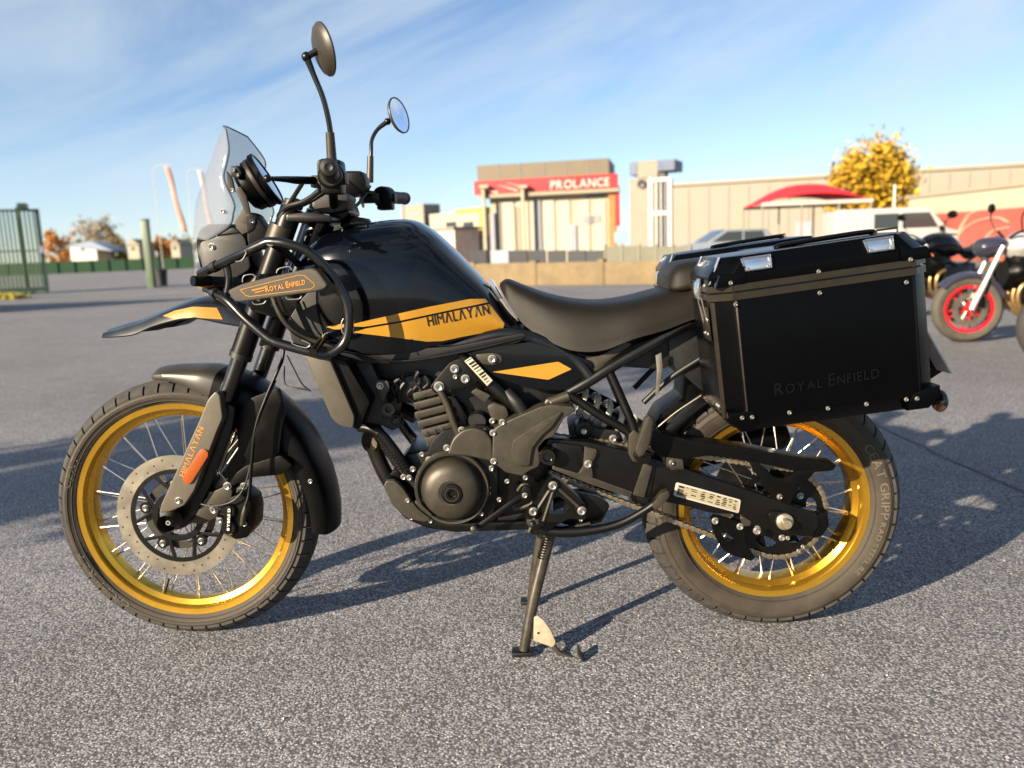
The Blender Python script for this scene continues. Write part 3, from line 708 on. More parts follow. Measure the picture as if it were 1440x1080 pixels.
for (a, t, b, w_) in ss:
    T = P(a, t, 0); x = T.x; zt = T.z; zb = min(P(a, b, 0).z, zt-.008); hh = zt-zb
    half = [(0, zt), (.4, zt-.001), (.72, zt-.06*hh), (.90, zt-.22*hh), (1.0, zt-.6*hh), (1.0, zb), (.5, zb), (0, zb)]
    rings.append([Vector((x, -u*w_, z)) for u, z in half]+[Vector((x, u*w_, z)) for u, z in half[-2:0:-1]])
bm = bmesh.new(); loft(bm, rings, 5, 3); obj('pillion_pad', bm, seat_m, stx, 50)
sp_ = empty('side_panel', parent=bike)
pn = plate('panel', [(640, 500), (700, 486), (745, 480), (800, 496), (832, 508), (835, 516), (826, 527), (792, 550), (740, 546), (690, 528)], -.135, .135, gloss, sp_, .012, 6, seg=3)
decal('stripe', [(692, 523), (785, 508.5), (804, 519), (771, 534)], bvh_of(pn), yellow, sp_, rad=2)
plate('trim', [(820, 505), (845, 500), (880, 480), (890, 484), (850, 512), (836, 528), (828, 524)], -.13, .13, bronze, sp_, .005, 4)
plate('under_seat', [(745, 480), (830, 500), (880, 490), (960, 455), (985, 450), (985, 500), (930, 520), (860, 515), (800, 510)], -.10, .10, dark, sp_, .006)

# ------------------------------------------------------------------ frame
fr = empty('frame', parent=bike)
def ft(pts, r=.0125, m=frame_m, nm='frame_tube', mirror=True, seg=12):
    for s in ((-1, 1) if mirror else (-1,)):
        bm = bmesh.new(); q = [P(*p) for p in pts]
        for v in q: v.y *= -s
        tube(bm, q, r, seg); obj(nm, bm, m, fr)
ft([(798, 553, -.13), (830, 535, -.135), (870, 510, -.135), (960, 460, -.13), (1010, 440, -.12)], .0135)
ft([(800, 555, -.14), (845, 585, -.15), (878, 604, -.155), (888, 616, -.158), (892, 640, -.16)], .0105, satin)
ft([(858, 525, -.138), (876, 565, -.148), (892, 605, -.157), (896, 640, -.16)], .0105, satin)
ft([(650, 500, -.125), (680, 530, -.13), (712, 560, -.135), (742, 582, -.135)], .017, satin)
ft([(452, 330, -.02), (520, 420, -.08), (610, 485, -.11), (720, 470, -.12), (800, 500, -.12), (830, 530, -.13)], .016)
ft([(440, 420, -.03), (470, 500, -.08), (520, 590, -.11), (560, 650, -.12), (590, 690, -.13)], .016)
plate('engine_bracket', [(604, 545), (612, 534), (632, 510), (650, 502), (672, 520), (676, 534), (655, 545), (628, 550), (612, 554)], -.140, -.128, satin, fr, .003, 4)
plate('engine_bracket', [(668, 498), (694, 496), (706, 500), (706, 510), (692, 514), (674, 512)], -.142, -.13, bronze, fr, .003, 4)
lb_ = plate('label', [(653, 508), (662, 502), (693, 535), (685, 543)], -.157, -.150, label_m, fr, .0008)
for i in range(9):
    t = i/9; a = Vector((655, 508)).lerp(Vector((687, 541)), t); k = 1.2+2.2*((i*7) % 4)/3
    decal('label_print', [(a.x, a.y), (a.x+7.5, a.y-4.6), (a.x+7.5+k*.7, a.y-4.6+k*.7), (a.x+k*.7, a.y+k*.7)], bvh_of(lb_), text_bk, fr, off=.0006, step=20)
for q in ((617, 544, -.146, .0105), (639, 519, -.146, .0088), (654, 533, -.146, .0088), (692, 505, -.148, .0085), (640, 530, -.144, .0045), (772, 567, -.150, .0085), (534, 543, -.145, .0072)): bolt(*q, fr)
plate('passenger_peg_bracket', [(884, 612), (892, 604), (902, 612), (904, 640), (899, 650), (890, 650), (884, 640)], -.172, -.15, bronze, fr, .004, 3)
plate('passenger_peg', [(893, 634), (908, 588), (914, 584), (919, 592), (914, 622), (906, 640), (898, 644)], -.205, -.178, bronze, fr, .004, 3)
plate('passenger_peg_hinge', [(890, 642), (898, 630), (916, 638), (916, 652), (900, 654)], -.19, -.165, satin, fr, .004, 3)
ft([(772, 567, -.14), (800, 557, -.14)], .014, bronze, 'pivot_boss')
# dark central mass so that nothing shows through the frame
plate('airbox', [(520, 470), (640, 490), (740, 475), (800, 500), (835, 520), (790, 556), (740, 580), (690, 600), (640, 560), (560, 540), (500, 520)], -.09, .10, dark, fr, .008)
plate('rear_hugger', [(990, 470), (985, 560), (975, 600), (940, 620), (915, 606), (930, 580), (960, 560), (965, 500), (940, 480)], -.07, .07, plastic, fr, .008, 4)

# ------------------------------------------------------------------ engine
en = empty('engine', parent=bike)
bm = bmesh.new(); lathe(bm, [(.070, -.002), (.084, -.002), (.084, .03)], P(636, 686, -.15), (0, 1, 0), 64); obj('cover_gasket_face', bm, satin, en, 30)
plate('crankcase', [(566, 640), (612, 632), (640, 612), (690, 596), (742, 588), (768, 610), (772, 680), (750, 720), (700, 742), (620, 742), (580, 722), (562, 690)], -.118, .12, satin, en, .010, 6)
cc_ = P(636, 686, -.15)
bm = bmesh.new(); lathe(bm, [(.091, .05), (.0925, .006), (.0915, -.006), (.088, -.011), (.083, -.010), (.081, -.004), (.080, .010)], cc_, (0, 1, 0), 64); obj('cover_rim', bm, bronze, en, 30)
bm = bmesh.new(); lathe(bm, [(.0745, .014), (.074, -.012), (.072, -.020), (.067, -.029), (.059, -.036), (.046, -.041), (.029, -.0435), (.026, -.042)], cc_, (0, 1, 0), 64, cap=True); obj('alternator_cover', bm, bronze, en, 30)
bm = bmesh.new(); lathe(bm, [(0, -.0385), (.007, -.0385), (.009, -.043), (.018, -.044), (.023, -.043), (.0255, -.040), (.0255, -.034)], cc_+Vector((.004, -.004, -.002)), (0, 1, 0), 36); obj('inspection_cap', bm, satin, en, 30)
bm = bmesh.new()
for i in range(14):
    a = 2*math.pi*i/14; q = cc_+Vector((.004+math.cos(a)*.0158, -.0485, -.002+math.sin(a)*.0158)); box(bm, q, (.0024, .0014, .0055), 0, Matrix.Rotation(-a, 3, 'Y'))
obj('cap_lettering', bm, bronze, en)
plate('cover_bump', [(628, 640), (636, 618), (648, 606), (664, 601), (682, 606), (692, 618), (694, 650), (660, 642)], -.168, -.12, bronze, en, .014, 6, seg=4)
plate('cover_flange', [(598, 646), (606, 622), (622, 606), (650, 600), (680, 598), (700, 606), (700, 700), (690, 735), (650, 744), (610, 738)], -.142, -.115, satin, en, .004, 6)
scp = plate('sprocket_cover', [(693, 605), (702, 598), (720, 589), (760, 572), (777, 569), (806, 572), (810, 578), (793, 588), (779, 614), (766, 619), (757, 630), (760, 650), (757, 657), (743, 663), (735, 670), (712, 665), (692, 650)], -.182, -.125, bronze, en, .009, 3, seg=3)
plate('sprocket_cover_ridge', [(718, 640), (722, 620), (740, 608), (765, 592), (790, 579), (776, 600), (762, 612), (748, 630), (744, 655), (726, 655)], -.190, -.17, bronze, en, .010, 3, seg=3)
# finned cylinder and head
for i in range(6):
    cx_, cy_ = 618-i*4.1, 617-i*12.6; hw_ = (20, 21.5, 23, 23, 20, 17)[i]; th_ = 4.9 if i else 7
    dx_, dy_ = hw_*.968, -hw_*.25; nx_, ny_ = -.25*th_, -.968*th_
    plate('cylinder_fin', [(cx_-dx_-nx_, cy_-dy_-ny_), (cx_+dx_-nx_, cy_+dy_-ny_), (cx_+dx_+nx_, cy_+dy_+ny_), (cx_-dx_+nx_, cy_-dy_+ny_)], -.122, .09, bronze, en, .004, 2)
plate('cylinder', [(602, 630), (583, 562), (610, 548), (640, 612)], -.105, .08, satin, en, .004)
for k in range(3): plate('cooling_slot', [(597+k*11, 608-k*3), (602+k*11, 606.6-k*3), (604+k*11, 614-k*3), (599+k*11, 615.4-k*3)], -.1235, -.115, dark, en, .0006)
plate('cylinder_head', [(560, 566), (548, 540), (575, 528), (604, 530), (612, 548), (596, 556), (580, 568)], -.11, .12, satin, en, .006, 4)
plate('cam_chain_housing', [(622, 556), (640, 558), (660, 590), (652, 606), (640, 612)], -.10, .10, satin, en, .006, 4)
ptube('engine_stay', [(617, 546, -.135), (630, 572, -.138), (640, 600, -.138), (650, 618, -.138)], .009, bronze, en, 10)
plate('throttle_body', [(676, 540), (692, 536), (712, 548), (716, 566), (700, 572), (684, 560)], -.11, .04, satin, en, .006, 4)
bm = bmesh.new(); lathe(bm, [(.004, -.012), (.02, -.012), (.024, -.006), (.024, .04)], P(672, 592, -.11), (0, 1, 0), 24, cap=True); obj('starter_end', bm, dark, en)
plate('small_cover', [(684, 572), (694, 566), (712, 572), (716, 586), (704, 594), (690, 588)], -.145, -.12, bronze, en, .006, 4)
plate('regulator', [(662, 552), (670, 546), (690, 556), (682, 566), (676, 562)], -.14, -.12, bronze, en, .003, 2)
ptube('coolant_hose', [(712, 552, -.13), (726, 566, -.14), (736, 580, -.14)], .017, dark, en, 12)
ptube('coolant_hose', [(505, 600, -.12), (530, 606, -.14), (552, 630, -.145), (572, 660, -.14)], .0125, satin, en, 12)
bm = bmesh.new()
for i in range(14):
    t = i/13; a = P(532+38*t, 608+50*t, -.143); b = P(533.5+38*t, 610.2+50*t, -.143); tube(bm, [a, b], .0142, 12, spline=False)
obj('hose_ribs', bm, satin, en)['kind'] = 'stuff'
ptube('exhaust_header', [(585, 585, 0), (545, 570, .02), (520, 590, .04), (530, 640, .05), (560, 690, .05), (620, 720, .08), (720, 725, .12), (800, 700, .15)], .021, mat('blued_exhaust_steel', (.010, .009, .008), .38, .5, var=.3, vscale=15), en, 16)
plate('sensor_bracket', [(525, 538), (532, 534), (546, 536), (548, 548), (542, 556), (541, 566), (534, 562), (530, 550)], -.142, -.13, bronze, en, .003, 3)
bm = bmesh.new(); q = P(546, 576, -.150); lathe(bm, [(.008, 0), (.0155, 0), (.0165, .006), (.014, .03)], q, (0, 1, 0), 24, closed=True); lathe(bm, [(0, .008), (.008, .008)], q, (0, 1, 0), 16); obj('horn_ring', bm, bronze, en)
plate('connector', [(536, 580), (552, 590), (562, 586), (566, 598), (552, 606), (536, 598)], -.13, -.10, dark, en, .003, 2)
ptube('connector_loop', [(549, 594, -.13), (556, 585, -.135), (563, 588, -.135), (560, 598, -.13), (551, 596, -.13)], .0025, satin, en, 8)
bm = bmesh.new(); q = P(527, 620, -.10); lathe(bm, [(0, -.01), (.02, -.008), (.026, 0), (.026, .02)], q, (-.6, -1, .1), 24); obj('horn', bm, bronze, en)
for k, q in enumerate(((649, 605, .0070), (628, 630, .0070), (603, 647, .0072), (593, 639, .005), (580, 660, .006), (575, 672, .006), (593, 703, .0058), (617, 723, .0050), (648, 732, .0052), (677, 723, .0048), (680, 607, .0060), (693, 609, .0066), (706, 594, .0066), (692, 592, .006), (694, 649, .0066), (691, 658, .005), (688, 629, .005), (713, 677, .005), (702, 703, .005), (691, 660, .0045), (739, 672, .0055), (688, 686, .003), (688, 694, .003), (684, 704, .0035))):
    bolt(q[0], q[1], -.150 if q[0] < 690 else -.184 if q[0] in (693, 694, 706) else -.146, q[2], en)
bolt(567, 671, -.15, .006, en)
# dark tangle of wiring behind the shroud
for i in range(9):
    a = 548+random.random()*60; b = 520+random.random()*30
    ptube('wiring', [(a, b, -.1-random.random()*.03), (a+random.uniform(-14, 14), b+12, -.115), (a+random.uniform(-20, 20), b+28, -.1)], random.choice((.0025, .0035, .005)), dark, en, 6, k=4)

ptube('braided_hose', [(383, 416, -.19), (396, 446, -.19), (416, 468, -.18), (442, 480, -.17), (480, 489, -.16)], .0062, bronze, fr, 10)
ptube('wire', [(392, 414, -.19), (404, 440, -.19), (424, 462, -.18), (450, 476, -.17), (484, 482, -.16)], .002, satin, fr, 6)
# ------------------------------------------------------------------ skid plate
sk = empty('skid_plate', parent=bike)
plate('plate_side', [(540, 682), (544, 672), (560, 681), (576, 702), (602, 728), (632, 737), (748, 733), (748, 745), (640, 749), (600, 743), (570, 730), (551, 709)], -.155, .155, satin, sk, .006, 4)
plate('wing', [(539, 684), (543, 676), (555, 676), (566, 686), (578, 704), (588, 716), (606, 730), (598, 735), (572, 729), (552, 711)], -.168, -.15, bronze, sk, .007, 3, seg=3)
plate('wing_insert', [(580, 706), (586, 703), (608, 724), (604, 729), (582, 722)], -.162, -.15, bronze, sk, .003, 2)
plate('wing_tip', [(546, 672), (552, 662), (563, 659), (570, 666), (572, 684), (560, 690), (552, 682)], -.12, .12, plastic, sk, .005, 3)
for q in ((578, 728, -.160, .0058), (573, 704, -.172, .0045), (605, 733, -.158, .0048)): bolt(*q, sk)
# ------------------------------------------------------------------ swingarm, chain, shock
sw_ = empty('swingarm', parent=bike)
beam = plate('beam', [(905, 640), (950, 654), (1000, 671), (1048, 687), (1110, 709), (1150, 723), (1154, 738), (1142, 757), (1110, 752), (1068, 741), (1040, 724), (1000, 722), (968, 713), (936, 706), (896, 700), (885, 660)], -.150, -.115, satin, sw_, .006, 4, seg=3)
plate('front_beam', [(770, 616), (830, 622), (884, 634), (925, 650), (916, 702), (888, 697), (832, 678), (808, 667), (772, 656), (762, 636)], -.152, -.11, satin, sw_, .007, 4, seg=3)
plate('chain_slider', [(779, 650), (812, 662), (834, 672), (890, 692), (886, 700), (832, 682), (806, 672), (776, 660)], -.156, -.12, bronze, sw_, .003, 2)
plate('arm_cover', [(776, 622), (818, 627), (822, 640), (818, 662), (812, 666), (778, 656)], -.160, -.12, satin, sw_, .004, 3)
plate('cover_tab', [(822, 628), (840, 632), (838, 642), (832, 652), (834, 672), (812, 667), (820, 655)], -.162, -.12, bronze, sw_, .003, 3)
plate('arm_clip', [(906, 650), (918, 654), (906, 700), (890, 696)], -.158, -.12, bronze, sw_, .003, 1)
bm = bmesh.new(); lathe(bm, [(0, -.014), (.010, -.014), (.012, -.020), (.018, -.020), (.0215, -.014), (.0215, .02)], P(770, 640, -.172), (0, 1, 0), 28); obj('pivot_cap', bm, frame_m, sw_)
bolt(827, 653, -.166, .0082, sw_)
plate('far_beam', [(770, 640), (950, 660), (1100, 700), (1150, 720), (1145, 745), (1000, 712), (860, 690), (770, 670)], .115, .15, satin, sw_, .006, 3)
sg = plate('sticker', [(951, 678), (1042, 703), (1039, 722), (947, 697)], -.1525, -.150, mat('sticker_white', (.30, .29, .26), .45), sw_, .0006, 3); sb = bvh_of(sg)
gold_l = mat('sticker_print_cream', (.22, .195, .125), .5)
def spx(u, v): a = Vector((951, 679)).lerp(Vector((1042, 703.5)), u); b = Vector((947.5, 696)).lerp(Vector((1038.5, 721)), u); return tuple(a.lerp(b, v))
def sq(u0, v0, u1, v1, m=text_bk, nm='sticker_print'): decal(nm, [spx(u0, v0), spx(u1, v0), spx(u1, v1), spx(u0, v1)], sb, m, sw_, off=.0007 if m is text_bk else .0004, step=60)
sq(.03, .08, .97, .92, gold_l)
sq(.04, .40, .135, .92, mat('sticker_print_blue', (.008, .012, .05), .5)); sq(.05, .13, .13, .28)
rs2 = random.Random(4)
for (u0, u1) in ((.16, .20), (.215, .36), (.39, .47), (.50, .60), (.62, .70), (.72, .80), (.82, .88), (.90, .955)):
    for j in range(5):
        if rs2.random() < .2: continue
        v = .13+j*.155; a_ = u0+rs2.random()*.3*(u1-u0); sq(a_, v, u1-rs2.random()*.25*(u1-u0), v+rs2.choice((.06, .085, .105)))
# axle, adjuster, chain guards
bm = bmesh.new(); q = P(1103, 733, -.158); lathe(bm, [(0, -.026), (.010, -.026), (.012, -.023), (.0125, -.010), (.017, -.009), (.020, -.006), (.020, .003)], q, (0, 1, 0), 24); obj('axle_nut', bm, mat('brass_axle_nut', (.50, .44, .30), .32, .85, var=.1, vscale=80), sw_)
plate('adjuster', [(1080, 726), (1088, 718), (1106, 722), (1120, 730), (1118, 744), (1096, 746), (1084, 740)], -.157, -.148, satin, sw_, .003, 4)
plate('end_cap', [(1150, 724), (1164, 718), (1166, 740), (1156, 754), (1142, 757)], -.146, -.118, plastic, sw_, .003, 2)
plate('chain_guard', [(918, 606), (940, 612), (975, 620), (1048, 630), (1177, 654), (1171, 662), (1147, 664), (1120, 662), (1060, 650), (1000, 640), (962, 646), (930, 646), (915, 630)], -.148, -.085, plastic, sw_, .004, 2)
plate('guard_strut', [(1053, 649), (1064, 648), (1088, 671), (1102, 674), (1122, 661), (1147, 661), (1143, 668), (1120, 690), (1110, 712), (1087, 702), (1072, 680)], -.150, -.140, plastic, sw_, .002, 2)
plate('lower_guard', [(999, 728), (1005, 724), (1034, 732), (1046, 742), (1048, 762), (1062, 784), (1057, 789), (1027, 780), (1016, 772), (1005, 754)], -.132, -.122, plastic, sw_, .002, 2, holes=[[(1014, 749), (1022, 750), (1032, 758), (1035, 766), (1026, 764), (1018, 757)]])
plate('caliper_carrier', [(1050, 742), (1075, 745), (1120, 752), (1128, 770), (1100, 780), (1066, 776), (1054, 760)], -.085, -.07, plastic, sw_, .002, 3, holes=[[(1074, 752), (1098, 756), (1092, 772), (1078, 772)], [(1102, 764), (1118, 760), (1126, 766), (1112, 772)]])
for q in ((1097, 699, -.153, .0085), (1006, 733, -.135, .0072), (1041, 741, -.135, .0072), (1065, 747, -.135, .0080), (945, 651, -.152, .0085), (1108, 757, -.12, .0045), (1129, 769, -.12, .004), (1123, 775, -.12, .004)): bolt(*q, sw_, me=rivet_me if q[3] > .008 else None)
plate('guard_bracket', [(930, 642), (944, 644), (960, 646), (962, 660), (944, 662), (934, 654)], -.150, -.13, bronze, sw_, .003, 2)
# inner mudguard above the rear wheel
rings = []
for a_, r_, w_ in ((178, .352, .08), (166, .352, .082), (150, .353, .083), (134, .354, .082), (120, .356, .078), (108, .358, .07)):
    a = R(a_); e = Vector((math.cos(a), 0, math.sin(a)))
    rings.append([RWC+e*(r_+dr)+Vector((0, yy*w_, 0)) for yy, dr in ((-1, -.03), (-.98, -.005), (-.6, .004), (0, .006), (.6, .004), (.98, -.005), (1, -.03), (.95, -.03), (.9, -.009), (.5, -.001), (0, .001), (-.5, -.001), (-.9, -.009), (-.95, -.03))])
bm = bmesh.new(); loft(bm, rings, 5, 2); obj('tyre_hugger', bm, frame_m, sw_, 45)
ptube('hugger_trim', [(921, 604, -.10), (950, 580, -.10), (986, 556, -.10)], .0022, disc_m, sw_, 8)

ch = empty('drive_chain', parent=bike)
fc = P(736, 629, yc); fc.y = yc; rc = RWC+Vector((0, yc, 0)); rf, rr_ = .040, .1135
d = Vector((rc.x-fc.x, rc.z-fc.z)); D = d.length; base = math.atan2(d.y, d.x); al = math.acos((rf-rr_)/D)
def circ(cn, r, a): return Vector((cn.x+math.cos(a)*r, yc, cn.z+math.sin(a)*r))
path = []
for i in range(25): path.append(circ(fc, rf, base+al+(2*math.pi-2*al)*i/24))
for i in range(49): path.append(circ(rc, rr_, base-al+(2*al)*i/48))
path.append(path[0])
seglen = [0]
for a, b in zip(path[:-1], path[1:]): seglen.append(seglen[-1]+(b-a).length)
tot = seglen[-1]; nl = round(tot/.015875); nl += nl % 2
def at_len(s):
    s %= tot
    for i in range(len(path)-1):
        if seglen[i+1] >= s: return path[i].lerp(path[i+1], (s-seglen[i])/max(1e-9, seglen[i+1]-seglen[i]))
    return path[-1].copy()
def link_mesh(off, wd):
    bm = bmesh.new(); h = tot/nl/2
    for s in (-1, 1):
        pts = []
        for sx in (1, -1):
            for j in range(7):
                t = -math.pi/2+math.pi*j/6; pts.append(Vector((sx*(h+math.cos(t)*.0066), s*off, sx*math.sin(t)*.0066)))
            pts.append(Vector((0, s*off, sx*.0046)))
        poly_prism(bm, pts, (0, s*.0016, 0))
    for sx in (-1, 1): lathe(bm, [(0, -off-wd), (.0026, -off-wd), (.0026, off+wd), (0, off+wd)], (sx*h, 0, 0), (0, 1, 0), 8); lathe(bm, [(.0048, -off), (.0048, off)], (sx*h, 0, 0), (0, 1, 0), 8)
    bmesh.ops.recalc_face_normals(bm, faces=bm.faces[:]); me = bpy.data.meshes.new('link'); bm.to_mesh(me); bm.free(); me.materials.append(chain_m); return me
lm = [link_mesh(.0062, .0012), link_mesh(.0082, .0026)]
for i in range(nl):
    p0, p1 = at_len(i*tot/nl), at_len((i+1)*tot/nl); o = bpy.data.objects.new('link', lm[i % 2]); col.objects.link(o); o.parent = ch
    o.location = (p0+p1)/2; dd = p1-p0; o.rotation_euler = (0, -math.atan2(dd.z, dd.x), 0)

sh = empty('shock_absorber', parent=bike)
A, B = P(812, 560, -.03), P(890, 606, -.03); ax = (B-A).normalized()
bm = bmesh.new(); tube(bm, [A-ax*.04, B+ax*.05], .017, 16, spline=False); obj('damper', bm, satin, sh)
bm = bmesh.new(); u = ax.orthogonal().normalized(); v = ax.cross(u)
tube(bm, [A+ax*(B-A).length*.92*i/72+(u*math.cos(2*math.pi*4.2*i/72)+v*math.sin(2*math.pi*4.2*i/72))*.032 for i in range(73)], .0078, 8, spline=False); obj('coil_spring', bm, mat('cream_spring_paint', (.56, .52, .42), .35, coat=.3), sh)
bm = bmesh.new(); tube(bm, [B-ax*.006, B+ax*.010], .036, 24, spline=False); tube(bm, [B+ax*.010, B+ax*.034], .026, 24, spline=False); obj('preload_collar', bm, disc_m, sh)
bm = bmesh.new(); lathe(bm, [(0, -.02), (.012, -.02), (.012, -.012), (.021, -.011), (.023, -.004), (.023, .04)], P(821, 604, -.09), (0, 1, 0), 24); obj('linkage_pivot', bm, satin, sh)
bolt(821, 606, -.112, .0085, sh); bolt(862, 617, -.11, .0078, sh)
plate('linkage', [(800, 600), (822, 592), (838, 602), (866, 606), (878, 620), (860, 628), (820, 616), (800, 612)], -.085, .05, dark, sh, .005, 3)

# ------------------------------------------------------------------ footpeg bracket, shift lever, stands
fb = empty('footrest_bracket', parent=bike)
plate('casting', [(766, 682), (771, 673), (779, 671), (788, 676), (826, 711), (829, 722), (822, 731), (800, 729), (780, 740), (766, 752), (748, 752), (738, 742), (739, 720), (746, 710)], -.175, -.150, satin, fb, .004, 3, holes=[[(777, 702), (784, 697), (794, 703), (802, 716), (796, 722), (780, 723), (771, 722)]])
for a, b in (((776, 684), (752, 722)), ((780, 684), (760, 745)), ((782, 684), (818, 716)), ((752, 728), (744, 748))):
    ptube('casting_rib', [(*a, -.176), (*b, -.176)], .0042, bronze, fb, 8)
for q in ((777.5, 683.5, -.184, .0088), (750, 720, -.184, .0088), (818, 719, -.184, .0088), (840, 718, -.14, .006), (817, 731, -.16, .004)):
    bm = bmesh.new(); lathe(bm, [(0, 0), (q[3]*1.75, 0), (q[3]*1.95, .004), (q[3]*1.95, .02)], P(q[0], q[1], q[2]+.004), (0, 1, 0), 20); obj('boss', bm, satin, fb); bolt(*q, fb)
plate('rear_plate', [(800, 690), (842, 700), (858, 712), (846, 735), (812, 742), (788, 736)], -.145, -.12, satin, fb, .003, 3)
plate('heel_plate', [(700, 728), (745, 720), (760, 700), (745, 735), (700, 742)], -.14, -.10, satin, fb, .003)
ptube('footpeg', [(760, 740, -.17), (754, 738, -.20), (748, 736, -.235), (747, 736, -.240)], [.012, .013, .011, .004], dark, fb, 10, flat=.7)
bm = bmesh.new()
for i in range(9):
    q = P(757-1.0*i, 737-.4*i, -.18-.007*i); box(bm, q, (.027, .0025, .012), .001)
obj('footpeg_teeth', bm, bronze, fb)
ptube('tie_rod', [(722, 716, -.165), (745, 710, -.165), (752, 704, -.165)], .006, bronze, fb, 8)
sl = empty('shift_lever', parent=bike)
ptube('arm', [(738, 697, -.175), (722, 706, -.185), (700, 722, -.195), (672, 742, -.205)], [.011, .008, .0075, .008], satin, sl, 10, flat=.6)
ptube('toe_peg', [(671, 741, -.20), (667, 744, -.240), (666.6, 744.3, -.2445), (666.5, 744.4, -.246)], [.0088, .0088, .0075, .003], dark, sl, 14, k=2)
plate('clamp', [(732, 690), (738, 682), (746, 686), (748, 700), (742, 706), (733, 703)], -.19, -.165, satin, sl, .004, 3)
bolt(738, 697, -.194, .0055, sl); ptube('spring_clip', [(728, 690, -.175), (734, 682, -.178), (742, 682, -.178), (744, 688, -.175)], .004, bronze, sl, 8)
ss_ = empty('side_stand', parent=bike)
ptube('arm', [(758, 742, -.155), (790, 748, -.165), (830, 746, -.172), (870, 737, -.178), (905, 719, -.182), (932, 700, -.185)], [.016, .014, .0115, .0105, .0100, .0100], satin, ss_, 12)
plate('foot', [(916, 712), (930, 694), (940, 690), (942, 697), (932, 712), (922, 718)], -.197, -.172, bronze, ss_, .003, 2)
ptube('return_spring', [(768, 748, -.14), (800, 742, -.15), (830, 736, -.15)], .006, dark, ss_, 8)
cs = empty('centre_stand', parent=bike)
n0, n1 = P(774, 748, -.12), G(737, 921); n1.z = .012; f1 = G(747, 849); f1.z = .012; f0 = Vector((n0.x, .12, n0.z))
stand_m = mat('worn_stand_steel', (.050, .044, .034), .30, .5, var=.4, vscale=30, dust=.03)
for a, b in ((n0, n1), (f0, f1)):
    bm = bmesh.new(); m_ = a.lerp(b, .55)+Vector((-.004, 0, 0)); tube(bm, [a, m_, b], [.0155, .0145, .0125], 14); obj('leg', bm, stand_m, cs)
    bm = bmesh.new(); box(bm, b+Vector((-.004, 0, -.004)), (.052, .034, .012), .004); obj('foot', bm, dark, cs)
bm = bmesh.new(); tube(bm, [n0.lerp(n1, .12), f0.lerp(f1, .12)], .012, 12, spline=False); obj('cross_tube', bm, satin, cs)
bm = bmesh.new(); tube(bm, [n0+Vector((0, -.02, 0)), f0+Vector((0, .02, 0))], .014, 12, spline=False); obj('pivot_tube', bm, satin, cs)
yy = n1.y+.004
pts = [P(a, b, yy) for a, b in ((751, 868), (756, 866), (764, 872), (774, 886), (781, 902), (779, 911), (762, 905), (747, 899))]
bm = bmesh.new(); poly_prism(bm, pts, (0, .004, 0), .0008); obj('gusset', bm, mat('pale_gusset_plate', (.40, .34, .24), .42, .3, var=.2, vscale=60), cs)
bm = bmesh.new(); lathe(bm, [(0, -.001), (.003, -.001)], P(757, 890, yy), (0, 1, 0), 10); obj('gusset_hole', bm, dark, cs)
bm = bmesh.new(); tube(bm, [P(778, 908, yy), P(786, 917, yy-.006), P(797, 923, yy-.012), P(818, 930, yy-.02)], .0066, 10); obj('tang', bm, stand_m, cs)
bm = bmesh.new(); tp_ = P(819, 930, yy-.025); a_, b_ = P(811, 914, yy-.025), P(827, 941, yy-.025); poly_prism(bm, [Vector((a_.x, a_.y-.02, a_.z)), Vector((b_.x, b_.y-.02, b_.z)), Vector((b_.x, b_.y+.022, b_.z)), Vector((a_.x, a_.y+.022, a_.z))], (.004, 0, .003), .001); obj('tang_pad', bm, bronze, cs)
bm = bmesh.new(); u_ = [P(768, 756, -.14)+(P(760, 786, -.14)-P(768, 756, -.14))*i/40+Vector((math.cos(i*1.3)*.008, math.sin(i*1.3)*.008, 0)) for i in range(41)]
tube(bm, u_, .0018, 6, spline=False); obj('return_spring', bm, satin, cs)

